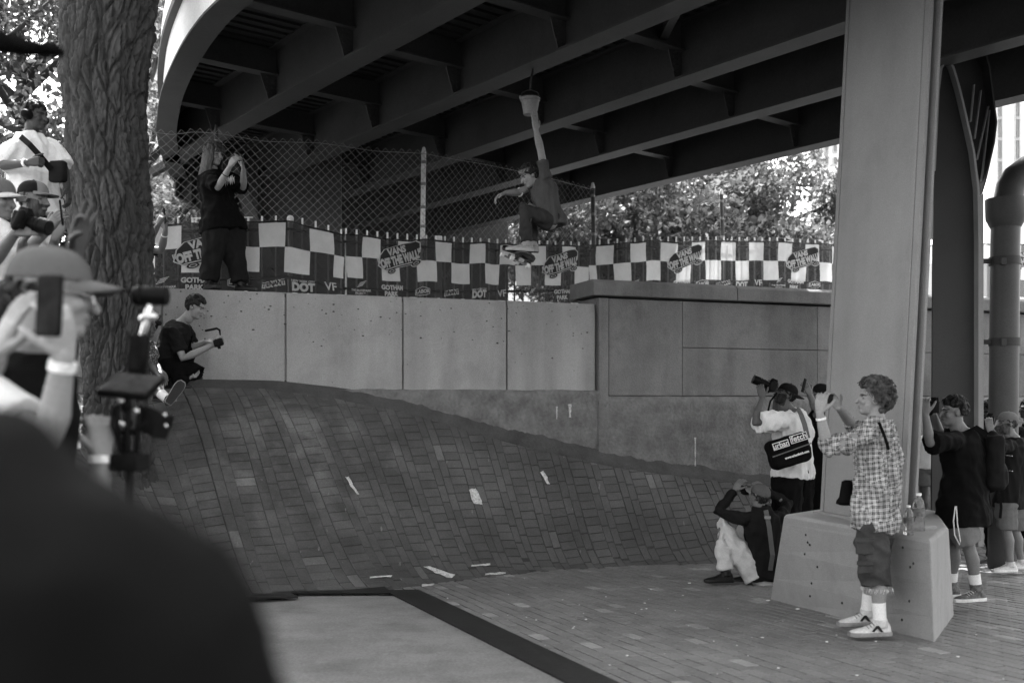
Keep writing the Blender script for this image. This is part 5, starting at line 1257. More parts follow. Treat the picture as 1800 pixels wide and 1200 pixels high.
def camera_body(c, fwd, label, s=1.0, up=_UP, lens=.10, group=None, flash=False):
    """fwd: where the lens points"""
    R = frame(fwd, up); c = Vector(c); root = empty('camera', c, label, 'camera', group)
    mb = MB(); Rb = R; rbox(mb, c, R, (.135 * s, .060 * s, .088 * s), .014 * s); mb.tube([c + R @ (V(.055, .0, -.04) * s), c + R @ (V(.055, .018, .035) * s)], .022 * s, seg=10); mb.build('body', m_blk2, root, smooth=True, angle=40)
    mb = MB(); mb.loft([[c + R @ (V(x, y, .04) * s) for x, y in ((-.03, -.03), (.03, -.03), (.03, .035), (-.03, .035))], [c + R @ (V(x, y, .072) * s) for x, y in ((-.018, -.03), (.018, -.03), (.016, .02), (-.016, .02))]]); mb.build('viewfinder_hump', m_blk, root, bevel=.003)
    mb = MB(); L = lens * s; a0 = c + R @ (V(-.008, .028, -.002) * s); d = R @ V(0, 1, 0)
    mb.tube([a0, a0 + d * .02 * s, a0 + d * .022 * s, a0 + d * L * .6, a0 + d * L * .62, a0 + d * L], [.034 * s, .034 * s, .037 * s, .037 * s, .041 * s, .041 * s], seg=20, round_caps=False); ln = mb.build('lens', m_blk, root, smooth=True, angle=35); ORG[ln.name] = ORG[root.name]
    mb = MB(); mb.tube([a0 + d * (L - .001), a0 + d * (L + .002)], .034 * s, seg=20, round_caps=False); mb.build('front_glass', m_glass, ln)
    for k in (.3, .5): 
        mb = MB(); mb.tube([a0 + d * L * k, a0 + d * (L * k + .008)], .0395 * s, seg=20, round_caps=False); mb.build('focus_ring', m_blk2, ln)
    for x in (-.045, .045):
        mb = MB(); mb.tube([c + R @ (V(x, 0, .044) * s), c + R @ (V(x, 0, .054) * s)], .012 * s, seg=12, round_caps=False); mb.build('dial', m_blk, root)
    return root
def strap(pts, w_, mat, name, parent, nrm=None, th=.003):
    pts = [Vector(q) for q in pts]; L = []; 
    for i, q in enumerate(pts):
        t = nz(pts[min(i + 1, len(pts) - 1)] - pts[max(i - 1, 0)]); n = Vector(nrm) if nrm is not None else V(0, -1, 0); sd = nz(t.cross(n)) * w_ / 2; n2 = nz(n) * th
        L.append([q - sd, q + sd, q + sd + n2, q - sd + n2])
    mb = MB(); mb.loft(L); return mb.build(name, mat, parent)
def wristband(root, W_, E_, mat, name='wristband', r=.032, w_=.02, at=.04):
    d = nz(E_ - W_); mb = MB(); mb.tube([W_ + d * at, W_ + d * (at + w_)], r, seg=16, round_caps=False); return mb.build(name, mat, root, smooth=True, angle=40)
# ================================================================== PEOPLE: the cast
k_black = cloth_m('black_cotton', .004, wrinkle=1.0); k_black2 = cloth_m('washed_black_cotton', .011, wrinkle=1.0); k_white = cloth_m('white_cotton', .62, var=.06); k_polo = cloth_m('white_pique', .66, var=.05)
k_denim = cloth_m('dark_denim', .032, var=.3, bscale=200); k_baggy = cloth_m('black_denim', .013, var=.3); k_grey = cloth_m('grey_twill', .12); k_grey_d = cloth_m('charcoal_cotton', .025); k_cargo = cloth_m('faded_denim_cargo', .05, var=.35, bscale=160)
k_cream = cloth_m('off_white_canvas', .52, var=.08); k_tee = cloth_m('dark_faded_tee', .065); k_short = cloth_m('light_grey_chino', .15, var=.08); k_sock = cloth_m('white_sock', .7, var=.05)
s_black = M('black_shoe_leather', .008, rough=.5); s_white = M('white_shoe_leather', .5, rough=.6, var=.15, scale=20); s_gum = M('gum_sole', .22, rough=.8); s_wsole = M('white_rubber_sole', .62, rough=.7); s_grey = M('grey_suede', .2, rough=.9)
k_band = M('paper_wristband', .72, rough=.6, var=.2, scale=60); m_metal = M('bright_metal', .6, rough=.25, metal=.8)
SK_L, SK_M, SK_D = .22, .125, .03

# 1 skater in the air
rt, p, R = person('airborne skater in dark shirt and jeans stretching one arm up to the bucket', 10.0,
    dict(H=(932, 309, -.02), N=(950, 318, 0), SL=(958, 305, -.15), SR=(944, 324, .17), EL=(950, 262, -.22), WL=(942, 229, -.30), ER=(912, 338, .16), WR=(889, 339, .05), PV=(972, 388, 0),
         HL=(967, 392, -.09), HR=(970, 390, .09), KL=(922, 366, -.26), AL=(926, 427, -.20), KR=(930, 364, .16), AR=(936, 428, .10)),
    (-.86, -.18, -.42), SK_L, dict(m=k_tee, sleeve=.55, hem=-.16, flare=1.02, amp=.011, freq=19, seed=3, collar=1), dict(m=k_denim, len=1.96, w=1.05, amp=.007, freq=22), dict(m=M('scuffed_pale_suede', .24, rough=.9, var=.25, scale=25), sole=M('pale_rubber', .3, rough=.8), L=(-1, -.1, -.05), R=(-1, -.05, -.05), up=(.05, 0, 1)),
    dict(kind='short', v=.02), None, {'L': dict(fd=(-.08, -.1, 1), pn=(-.5, .8, 0), curl=.08), 'R': dict(fd=(-.8, -.05, -.35), pn=(.2, 0, -1), curl=.5)}, base_z=G(10.0), bulk=.92)
mb = MB(); g = []
for i in range(30):
    a = 2 * math.pi * i / 30; g.append([p['H'] + R @ V(.084 * math.cos(a), -.010 + .105 * math.sin(a), z + .018 * math.sin(a)) for z in (.028, .068)])
mb.grid(g, close=True); mb.build('headband', M('patterned_headband', .12, var=.9, scale=60), rt, smooth=True)
wristband(rt, p['ER'], p['WR'], k_band, 'armband', .046, .015, -.02)
# skateboard
bd = empty('skateboard', P(906, 449, 9.85), 'skateboard with its wheels showing under the airborne skater\'s shoes', 'skateboard')
bc = P(909, 449, 9.86); bx_ = nz(V(.24, -.93, -.22)); bu_ = nz(V(.42, -.05, .9) - bx_ * V(.42, -.05, .9).dot(bx_)); bs_ = bx_.cross(bu_)
def brd(x, s, h): return bc + bx_ * x + bs_ * s + bu_ * h
ol = [(-.40, 0, .062), (-.385, .055, .055), (-.35, .085, .040), (-.29, .1, .018), (-.22, .1, .002), (0, .1, 0), (.22, .1, .002), (.29, .1, .018), (.35, .085, .040), (.385, .055, .055), (.40, 0, .062)]
loop = [(x, s, h) for x, s, h in ol] + [(x, -s, h) for x, s, h in ol[-2:0:-1]]
mb = MB(); mb.loft([[brd(x, s, h - .011) for x, s, h in loop], [brd(x, s, h) for x, s, h in loop]]); mb.build('deck', [M('deck_wood', .04, rough=.5, var=.5, scale=10)], bd)
mb = MB(); mb.loft([[brd(x * .99, s * .98, h + .001) for x, s, h in loop], [brd(x * .99, s * .98, h + .002) for x, s, h in loop]]); mb.build('grip_tape', k_black, bd)
for x in (-.2, .2):
    mb = MB(); mb.box(brd(x, 0, -.028), (.055, .05, .035), Matrix((bx_, bs_, bu_)).transposed()); mb.tube([brd(x, -.085, -.052), brd(x, .085, -.052)], .009, seg=8); tk = mb.build('truck', m_metal, bd); ORG[tk.name] = ORG[bd.name]
    for s in (-.088, .088):
        mb = MB(); mb.tube([brd(x, s - .016, -.052), brd(x, s + .016, -.052)], .027, seg=18, round_caps=False); mb.build('wheel', s_wsole, tk, smooth=True, angle=40)

# 2 long haired kid on the wall
rt, p, R = person('long haired person in a baggy black t-shirt standing on the wall taking a photo', 11.0,
    dict(H=(376, 272, -.03), N=(373, 300, 0), SR=(370, 312, -.16), SL=(392, 309, .14), ER=(383, 330, -.30), WR=(404, 293, -.38), EL=(428, 330, .02), WL=(428, 298, -.16), PV=(392, 396, 0),
         HR=(380, 402, -.07), HL=(403, 402, .07), KR=(373, 452, -.10), AR=(367, 495, -.10), KL=(413, 452, .06), AL=(423, 498, .03)),
    (.80, -.45, -.12), SK_L, dict(m=k_black, sleeve=1.0, sw=.092, hem=-.12, flare=1.32, fit=1.15, ease=.03, amp=.014, freq=13, seed=5), dict(m=k_baggy, len=1.97, w=1.7, amp=.012, freq=14, seed=6), dict(m=s_black, R=(.7, -.6, 0), L=(.9, -.35, 0)),
    dict(kind='long', v=.05, seed=2), None, {'R': dict(fd=(.55, -.1, .75), pn=(.5, .8, 0), curl=.55), 'L': dict(fd=(-.15, -.3, .95), pn=(-.75, -.3, .1), curl=.35)}, base_z=2.8, bulk=.98, hs=1.08)
wristband(rt, p['WR'], p['ER'], k_black, 'bracelet', .034, .008, .10)
mb = MB(); rq = random.Random(3); c = P(402, 318, 10.80)          # spiky print across the chest
for k in range(9):
    x0 = -.07 + k * .016; y0 = rq.uniform(-.03, .0); y1 = rq.uniform(.03, .07); sl_ = rq.uniform(-.012, .02); w_ = .005
    mb.add([c + V(.75, .3, 0) * x + V(0, 0, 1) * (y + .3 * x) for x, y in ((x0 - w_, y0 + .04), (x0 + sl_, y0 - .03), (x0 + w_ + sl_ * .5, y0 + .05), (x0 + sl_ + w_, y1), (x0 - w_ + sl_ * .3, y1 - .03))], [(0, 1, 2, 3, 4)])
mb.build('chest_print', k_white, rt)
phone(P(421, 279, 10.72), frame((.5, .85, 0), _UP) @ Matrix.Rotation(math.pi / 2, 3, 'Z') @ Matrix.Rotation(math.pi / 2, 3, 'Y'), 'small dark phone held up by the long haired person', .72)

# 3 kneeling man by the wall
rt, p, R = person('man in black t-shirt and trousers kneeling against the wall with a handheld camera', 10.1,
    dict(H=(344, 540, -.04), N=(320, 566, 0), SR=(306, 586, -.17), SL=(326, 580, .16), ER=(322, 630, -.24), WR=(372, 607, -.24), EL=(340, 612, .12), WL=(362, 600, 0), PV=(290, 642, 0),
         HR=(290, 647, -.09), HL=(294, 645, .09), KR=(347, 656, -.16), AR=(303, 667, -.18), KL=(336, 598, .08), AL=(322, 652, .16)),
    (.86, -.1, -.36), SK_L, dict(m=k_black2, sleeve=.75, hem=-.08, amp=.008, freq=20, seed=8), dict(m=k_black, len=2.0, w=1.3, amp=.006), dict(m=s_black, R=(1, -.25, -.05), L=(1, -.2, 0)),
    dict(kind='short', v=.018, seed=4), None, {'R': dict(fd=(.8, 0, .35), pn=(-.3, .7, .3), curl=.75), 'L': dict(fd=(.9, -.1, .05), pn=(.1, -.5, .9), curl=.3)}, base_z=1.55, bulk=1.1)
cr_ = empty('camera_grip', P(385, 600, 9.9), 'small handheld camera grip with a top handle held by the kneeling man', 'camera')
mb = MB(); rbox(mb, P(384, 602, 9.82), frame((.9, -.2, .3)), (.05, .09, .07), .012); mb.build('body', m_blk2, cr_, smooth=True, angle=40)
mb = MB(); mb.tube([P(387, 588, 9.82), P(386, 580, 9.82), P(381, 577, 9.82), P(362, 581, 9.82)], [.008, .011, .012, .012], seg=8); mb.build('handle', m_blk, cr_, smooth=True)
strap([P(377, 597, 9.70), P(384, 606, 9.70), P(386, 613, 9.72)], .03, m_blk2, 'hand_strap', cr_)

# 4 seated person in a speckled dress beside the trunk
rt, p, R = person('person in a speckled dress sitting on the bank beside the kneeling man', 9.75,
    dict(H=(258, 574, 0), N=(252, 600, 0), SR=(252, 612, -.15), SL=(262, 610, .14), ER=(262, 642, -.2), WR=(276, 655, -.28), EL=(272, 640, .1), WL=(282, 652, -.05), PV=(248, 664, 0),
         HR=(250, 668, -.09), HL=(254, 666, .09), KR=(270, 680, -.40), AR=(297, 704, -.52), KL=(276, 650, .05), AL=(280, 690, -.1)),
    (.9, -.35, -.05), .12, dict(m=dotty(), sleeve=.7, hem=-.22, flare=1.1, amp=.01), None, dict(m=s_black, sole=s_grey, R=(.45, .35, .8), L=(.8, -.4, 0), upR=(-.55, .75, -.30), sock=k_sock),
    dict(kind='afro', v=.012), None, None, base_z=1.2)

# 5 man in white polo
rt, p, R = person('man in a white polo shirt with a crossbody strap and headphones standing behind the crowd', 8.0,
    dict(H=(62, 206, 0), N=(52, 240, 0), SR=(24, 262, -.19), SL=(88, 258, .17), ER=(-8, 292, -.22), WR=(50, 286, -.40), EL=(112, 296, .12), WL=(118, 330, -.02), PV=(62, 352, 0)),
    (.92, -.25, -.05), SK_D, dict(m=k_polo, sleeve=.95, sw=.085, hem=-.25, flare=1.12, amp=.010, freq=20, seed=11, collar=1), dict(m=k_grey_d, len=2.0), dict(m=s_black), dict(kind='short', v=.012), None,
    {'R': dict(fd=(.9, -.1, .1), pn=(.1, .9, -.2), curl=1.25), 'L': dict(fd=(.2, 0, -1), pn=(-1, 0, 0), curl=.4)}, base_z=2.1, bulk=1.14)
wristband(rt, p['WR'], p['ER'], k_band, 'wristband', .034, .022, .02)
cb = empty('crossbody_bag', P(100, 305, 7.8), 'small dark crossbody bag on a strap against the white polo shirt', 'bag')
mb = MB(); rbox(mb, P(102, 302, 7.72), frame((.2, 1, 0)), (.14, .07, .16), .025); mb.build('pouch', m_blk2, cb, smooth=True, angle=50)
strap([P(36, 240, 7.80), P(52, 254, 7.70), P(72, 276, 7.66), P(90, 298, 7.68)], .045, k_black, 'strap', cb)
hp = empty('headphones', P(50, 195, 8.0), 'over-ear headphones worn by the man in the white polo shirt', 'headphones')
mb = MB(); mb.tube([p['H'] + R @ V(.088 * math.cos(a), -.02, .02 + .118 * math.sin(a)) for a in np.linspace(0, math.pi, 13)], .010, seg=8); mb.build('band', m_blk, hp, smooth=True)
for sx in (-1, 1):
    mb = MB(); mb.tube([p['H'] + R @ V(sx * .076, -.005, 0), p['H'] + R @ V(sx * .108, -.005, 0)], [.042, .036], seg=16); mb.build('ear_cup', m_blk2, hp, smooth=True)

# 6 bearded man in a cap with a phone
rt, p, R = person('bearded man in a two-tone flat brim cap and white t-shirt raising a phone', 6.5,
    dict(H=(60, 352, 0), N=(48, 388, 0), SR=(34, 406, -.17), SL=(72, 400, .17), ER=(30, 452, -.30), WR=(84, 405, -.42), EL=(92, 450, .1), WL=(96, 420, -.1), PV=(46, 545, 0)),
    (.93, -.2, -.05), SK_M, dict(m=k_white, sleeve=.75, hem=-.2, amp=.009, seed=13), dict(m=k_grey_d, len=2.0), dict(m=s_black), dict(kind='short', v=.03), dict(m=cloth_m('black_cap_cloth', .008), brim_m=cloth_m('grey_cap_cloth', .14), flat=True, panel=cloth_m('grey_cap_cloth', .14)), 
    {'R': dict(fd=(.6, -.1, .8), pn=(.3, .9, 0), curl=.45), 'L': dict(fd=(.4, 0, .8), pn=(0, -.9, .2), curl=.4)}, beard=1, base_z=1.25)
strap([P(36, 382, 6.36), P(52, 382, 6.22), P(58, 410, 6.20)], .03, k_black, 'camera_strap', rt)
phone(P(108, 374, 6.0), frame((.9, .35, .1), (.2, 0, 1)) @ Matrix.Rotation(-math.pi / 2, 3, 'X'), 'dark phone raised by the bearded man in the two-tone cap')
# 7 cap man with camera at the left edge
rt, p, R = person('man in a pale brimmed cap and white collared shirt holding a camera at chest height', 5.7,
    dict(H=(-2, 352, 0), N=(-14, 394, 0), SR=(-34, 415, -.17), SL=(10, 408, .17), ER=(-20, 470, -.28), WR=(28, 408, -.42), EL=(40, 470, .05), WL=(40, 425, -.2), PV=(-14, 570, 0)),
    (.93, -.25, -.1), SK_M, dict(m=k_polo, sleeve=.7, hem=-.2, amp=.010, seed=17, collar=1), dict(m=k_grey_d, len=2.0), dict(m=s_black), dict(kind='short', v=.05), dict(m=cloth_m('mid_grey_cap', .10), brim_m=cloth_m('pale_brim', .45)), 
    {'R': dict(fd=(.85, -.1, .15), pn=(.1, .9, -.2), curl=.55), 'L': dict(fd=(.5, -.2, .6), pn=(.3, -.4, .8), curl=.4)}, base_z=.95)
camera_body(P(42, 388, 5.28), (.85, -.15, -.25), 'black camera held at chest height by the man in the pale brimmed cap', 1.0, lens=.12)

# 8 man in a cap with a phone close by
rt, p, R = person('man in a faded curved brim cap holding his phone upright with both hands', 2.75,
    dict(H=(92, 520, 0), N=(45, 612, 0), SR=(-40, 690, -.14), SL=(70, 665, .22), ER=(88, 775, -.22), WR=(112, 628, -.26), EL=(-60, 760, .0), WL=(-4, 626, -.18), PV=(20, 1010, .05)),
    (.93, .34, -.04), SK_L * 1.05, dict(m=k_black, sleeve=.60, sleeve_m=k_white, hem=-.2, amp=.006, seed=19), dict(m=k_grey_d, len=2.0), dict(m=s_black), dict(kind='short', v=.015), dict(m=cloth_m('faded_cap_cloth', .10, bscale=300)), 
    {'R': dict(fd=(-.22, .1, 1), pn=(-.6, .75, 0), curl=.42, thumb=.8), 'L': dict(fd=(.38, -.05, .9), pn=(.55, .7, -.2), curl=.16, thumb=.3)}, hs=1.06, vox=.010, detail=1.2)
wb = wristband(rt, p['WR'], p['ER'], k_band, 'wristband', .034, .024, .01)
mb = MB(); gl = p['H']; mb.tube([gl + R @ V(.078, -.01, .01), gl + R @ V(.07, .08, .005), gl + R @ V(.045, .105, .0), gl + R @ V(.012, .112, .0)], .0035, seg=6); mb.tube([gl + R @ V(.045 + .026 * math.cos(a), .108, -.012 + .02 * math.sin(a)) for a in np.linspace(0, 6.28, 16)], .002, seg=5); mb.build('glasses', m_metal, rt)
phone(P(87, 537, 2.40), frame((.30, .95, .0), (.06, 0, 1)) @ Matrix.Rotation(-math.pi / 2, 3, 'X'), 'dark phone held upright by the man in the faded cap', 1.0)
# 9 dark clad person making a ring with thumb and finger
rt, p, R = person('person in black raising a hand with thumb and finger forming a ring', 3.35,
    dict(H=(30, 560, .1), N=(20, 620, .1), SR=(-60, 640, -.08), SL=(95, 640, .2), EL=(108, 560, .05), WL=(134, 447, -.02), ER=(-90, 760, 0), WR=(-80, 880, -.05), PV=(20, 930, .1)),
    (.85, .45, 0), SK_D, dict(m=k_black, sleeve=.7, hem=-.2, amp=.006, seed=23), dict(m=k_black, len=2.0), dict(m=s_black), dict(kind='short', v=.012), None,
    {'L': dict(fd=(.18, 0, 1), pn=(.85, -.4, .05), curls=[.62, .12, .10, .08], curl=.2, spread=.35, thumb=1.3, tbend=.9), 'R': dict(fd=(0, 0, -1), pn=(1, 0, 0), curl=.4)})
# 10 person hidden by the trunk, arms showing
rt, p, R = person('person mostly hidden behind the trunk, bare forearms reaching out with a phone', 10.0,
    dict(H=(206, 392, .1), N=(200, 420, .1), SR=(190, 440, -.05), SL=(225, 436, .22), ER=(256, 436, -.1), WR=(278, 396, -.2), EL=(284, 440, .15), WL=(291, 404, 0), PV=(205, 540, .1)),
    (.93, -.2, .05), SK_M * 1.1, dict(m=k_black, sleeve=.8, hem=-.2, seed=29), dict(m=k_grey_d, len=2.0), dict(m=s_black), dict(kind='short', v=.03), None, {'R': dict(fd=(.4, 0, .9), pn=(.5, .8, 0), curl=.4), 'L': dict(fd=(-.1, -.2, .9), pn=(-.5, -.8, 0), curl=.4)}, base_z=1.6)
wristband(rt, p['WL'], p['EL'], k_band, 'bracelet', .032, .012, .06)
phone(P(289, 380, 9.82), frame((.8, .5, .1), (-.2, 0, 1)) @ Matrix.Rotation(-math.pi / 2, 3, 'X'), 'dark phone reaching out from behind the trunk')

# 11 shoulder right in front of the camera
person('person in a black t-shirt standing in front of the crouching camera operator', .62,
    dict(H=(-430, 170, .02), N=(-210, 725, 0), SR=(235, 1066, .0), SL=(-730, 960, .06), ER=(580, 1900, .02), WR=(480, 2450, -.1), EL=(-800, 1700, .1), WL=(-700, 2300, .0), PV=(-220, 2080, .05)),
    (.1, 1, 0), SK_M, dict(m=k_black, sleeve=.85, sw=.075, hem=-.15, amp=.004, seed=31), dict(m=k_black, len=2.0), dict(m=s_black), dict(kind='short', v=.02), None, None, base_z=.2)
# 12 camera operator crouching with the rig
rt, p, R = person('camera operator in black crouching behind the near shoulder, pale wristband on the raised hand', 2.95,
    dict(H=(95, 935, .05), N=(80, 985, .05), SR=(165, 1010, 0), SL=(0, 1010, .1), ER=(170, 960, -.02), WR=(180, 800, 0), EL=(20, 1100, -.1), WL=(120, 1080, -.2), PV=(95, 1260, .1), HR=(130, 1270, .1), HL=(60, 1270, .1), KR=(190, 1240, -.35), AR=(180, 1440, -.2), KL=(60, 1240, -.35), AL=(60, 1440, -.2)),
    (.35, 1, .15), SK_L, dict(m=k_black, sleeve=.9, hem=-.12, seed=33), dict(m=k_black, len=2.0), dict(m=s_black), dict(kind='short', v=.02), None, {'R': dict(fd=(-.1, .1, 1), pn=(-.6, .7, .1), curl=.75)})
wristband(rt, p['WR'], p['ER'], k_band, 'wristband', .036, .022, .0)
# the rig
Yr = 2.95
rg_ = empty('camera_rig', P(225, 830, Yr), 'black cinema camera rig with tilted monitor, upright screen and cylinder on top', 'camera rig')
def rp_(x, y, d=0): return P(x, y, Yr + d)
mb = MB(); mb.tube([rp_(236, 520), rp_(240, 520, 0), rp_(292, 520, .02), rp_(294, 520, .02)], [.025, .029, .029, .026], seg=24, round_caps=False); o = mb.build('cylinder_head', m_blk, rg_, smooth=True, angle=35); ORG[o.name] = ORG[rg_.name]
mb = MB(); mb.tube([rp_(246, 520), rp_(250, 520)], .0305, seg=24, round_caps=False); mb.build('ring', m_blk2, o)
mb = MB(); mb.tube([rp_(262, 538), rp_(256, 572), rp_(250, 590)], [.010, .012, .010], seg=10); mb.tube([rp_(252, 560), rp_(270, 556)], .014, seg=10); mb.build('arm', m_metal, rg_, smooth=True)
mb = MB(); Rm = frame((.25, 1, 0), (.10, 0, 1)) @ Matrix.Rotation(-math.pi / 2, 3, 'X'); rbox(mb, rp_(244, 622), Rm, (.062, .118, .014), .006); o = mb.build('upright_screen', m_blk, rg_); ORG[o.name] = ORG[rg_.name]
mb = MB(); rbox(mb, rp_(243, 620, -.010), Rm, (.050, .098, .002), .003); mb.build('display', m_scr, o)
mb = MB(); Rt_ = frame((-.12, .55, .72), (.1, -.5, .6)) @ Matrix.Rotation(0, 3, 'X'); Rt_ = Matrix((nz(V(.97, .1, -.10)), nz(V(.15, .75, .42)), nz(V(.97, .1, -.10)).cross(nz(V(.15, .75, .42))))).transposed()
rbox(mb, rp_(232, 678), Rt_, (.145, .125, .022), .008); o = mb.build('monitor', m_blk, rg_, smooth=True, angle=40); ORG[o.name] = ORG[rg_.name]
mb = MB(); nrm_ = Rt_ @ V(0, 0, 1); nrm_ = nrm_ if nrm_.y < 0 else -nrm_; rbox(mb, rp_(232, 678) + nrm_ * .0115, Rt_, (.130, .108, .002), .004); mb.build('display', M('monitor_screen', .03, rough=.2, spec=.08, var=.8, scale=12), o)
mb = MB(); rbox(mb, rp_(272, 742, .02), frame((.4, 1, -.2), (.35, 0, 1)), (.088, .06, .075), .01); o = mb.build('camera_body', m_blk2, rg_, smooth=True, angle=40); ORG[o.name] = ORG[rg_.name]
for x, y in ((290, 729), (292, 748)):
    mb = MB(); mb.ell(rp_(x, y, -.03), (.006, .006, .006)); mb.build('indicator', m_metal, o, smooth=True)
for x0, y0, x1, y1, r in ((205, 715, 212, 790, .009), (225, 715, 222, 810, .010), (246, 715, 238, 815, .009), (208, 760, 246, 756, .008), (212, 790, 244, 800, .010), (236, 760, 258, 742, .010), (222, 700, 222, 716, .016)):
    mb = MB(); mb.tube([rp_(x0, y0), rp_(x1, y1)], r, seg=10); mb.build('rod', m_blk, rg_, smooth=True)
for x, y in ((212, 704), (215, 745), (240, 722)):
    mb = MB(); mb.ell(rp_(x, y, -.03), (.010, .010, .010)); mb.build('knob', m_metal, rg_, smooth=True)
mb = MB(); mb.tube([rp_(200, 715), rp_(196, 745), rp_(206, 775), rp_(222, 770), rp_(232, 740)], .005, seg=6); mb.build('cable', m_blk2, rg_, smooth=True)
mb = MB(); rbox(mb, rp_(228, 812), frame((.2, 1, 0)), (.10, .07, .05), .012); mb.build('base_plate', m_blk2, rg_, smooth=True, angle=40)
mb = MB(); mb.tube([rp_(228, 815), rp_(228, 860), rp_(226, 1100)], [.012, .012, .012], seg=10); mb.build('support_pole', m_blk, rg_, smooth=True)

# furry boom microphone
Yf = 3.4; bm = empty('boom_microphone', P(30, 85, Yf), 'furry black boom microphone windscreen poking in beside the trunk', 'microphone')
ax = [P(-70, 62, Yf), P(0, 74, Yf), P(60, 86, Yf), P(108, 92, Yf)]; rd = [.042, .040, .026, .010]
mb = MB(); mb.tube(ax, [r * .8 for r in rd], seg=14); mb.build('windscreen', k_black, bm, smooth=True)
mb = MB(); rg2 = random.Random(2)
for k in range(2600):
    f = rg2.random() * 2.999; i = int(f); c = ax[i].lerp(ax[i + 1], f - i); r = (rd[i] + (rd[i + 1] - rd[i]) * (f - i)) * .75; a = rg2.uniform(0, 6.283); d = V(rg2.uniform(.1, .5), math.cos(a), math.sin(a)); d.normalize(); s0 = c + V(0, math.cos(a), math.sin(a)) * r; e = s0 + d * rg2.uniform(.012, .03); t = V(0, -math.sin(a), math.cos(a)) * .0012
    mb.add([s0 - t, s0 + t, e], [(0, 1, 2)])
mb.build('fur', k_black2, bm, kind='stuff')
mb = MB(); mb.tube([P(-60, 60, Yf), P(-420, 330, Yf + .2), P(-900, 700, Yf + .6)], .012, seg=8); mb.build('boom_pole', m_blk, bm)

# 13 photographer in white t-shirt
rt, p, R = person('heavy set photographer in white t-shirt and black cap aiming a camera upward', 10.3,
    dict(H=(1381, 694, -.02), N=(1393, 722, 0), SL=(1376, 740, -.20), SR=(1404, 733, .20), EL=(1325, 742, -.34), WL=(1340, 700, -.30), ER=(1362, 742, .34), WR=(1366, 683, .12), PV=(1394, 830, 0), HL=(1384, 838, -.11), HR=(1404, 838, .11)),
    (-.88, .08, .34), SK_D * 2.2, dict(m=k_white, sleeve=.85, sw=.088, hem=-.10, flare=1.08, amp=.012, freq=18, seed=37), dict(m=k_black, len=1.1, w=1.25), dict(m=s_black, sock=k_sock), dict(kind='short', v=.012), dict(m=cloth_m('black_cap_cloth', .008), back=True),
    {'L': dict(fd=(-.2, -.1, .95), pn=(.1, .8, .4), curl=.55), 'R': dict(fd=(-.6, -.2, .5), pn=(-.4, -.8, -.2), curl=.7)}, bulk=1.36, beard=1)
camera_body(P(1356, 679, 10.12), (-.86, -.05, .36), 'black camera aimed up by the photographer in the white t-shirt', 1.15, lens=.15)
strap([P(1366, 690, 9.98), P(1354, 705, 9.95), P(1350, 722, 9.98)], .018, k_black, 'neck_strap', rt)
bg_ = empty('messenger_bag', P(1390, 780, 9.95), 'black messenger bag with white lettering slung across the white t-shirt photographer', 'bag')
fa, fb_ = P(1354, 790, 9.83), P(1424, 768, 9.90); bd_ = nz(fb_ - fa); bn = nz(V(.0, -1, .05)); bup = nz(bn.cross(bd_)) * -1
bup = bup if bup.z > 0 else -bup; bcen = (fa + fb_) / 2 + V(0, 0, -.08)
mb = MB(); Rb = Matrix((bd_, bup, bd_.cross(bup))).transposed(); rbox(mb, bcen + V(0, .06, 0), Rb, (.42, .30, .16), .05); c_, n_, f_ = remesh(mb, .014, 3); c_ = folds(c_, n_, .010, 14, 5); link('pouch', np_mesh(c_, f_, ORG[bg_.name], 'pouch'), k_black, bg_)
bo = Rb @ V(0, 0, 1); bo = bo if bo.y < 0 else -bo; fz = bcen + V(0, .06, 0) + bo * .098
def on_bag(vs): return [fz + bd_ * x + bup * y for x, y in vs]
for (x0, x1, y0, y1) in ((-.185, -.012, .055, .125), (.008, .195, .065, .145)):
    mb = MB(); mb.add(on_bag([(x0, y0), (x1, y0), (x1, y1), (x0, y1)]), [(0, 1, 2, 3)]); mb.build('label_border', k_white, bg_)
    mb = MB(); mb.add([q + bo * .002 for q in on_bag([(x0 + .008, y0 + .008), (x1 - .008, y0 + .008), (x1 - .008, y1 - .008), (x0 + .008, y1 - .008)])], [(0, 1, 2, 3)]); mb.build('label_patch', k_black, bg_)
for body, x, y, sz, sx in (('urban', -.098, .090, .075, 1.0), ('fetch', .102, .106, .08, 1.05), ('www.urbanfetch.com', .03, -.05, .03, 1.0)):
    vs, fs = text_mesh(body, sz, .002); mb = MB(); mb.add([q + bo * .004 for q in on_bag(rot2(vs, 0, x, y, sx, 1))], fs); mb.build('lettering', k_white, bg_)
mb = MB(); mb.add([q + bo * .003 for q in on_bag([(-.22, -.005), (.21, .01), (.21, .022), (-.22, .007)])], [(0, 1, 2, 3)]); mb.build('reflective_stripe', k_grey, bg_)
strap([P(1420, 770, 9.94), P(1414, 745, 9.93), P(1408, 728, 10.0), P(1402, 717, 10.12)], .05, k_grey, 'shoulder_strap', bg_)

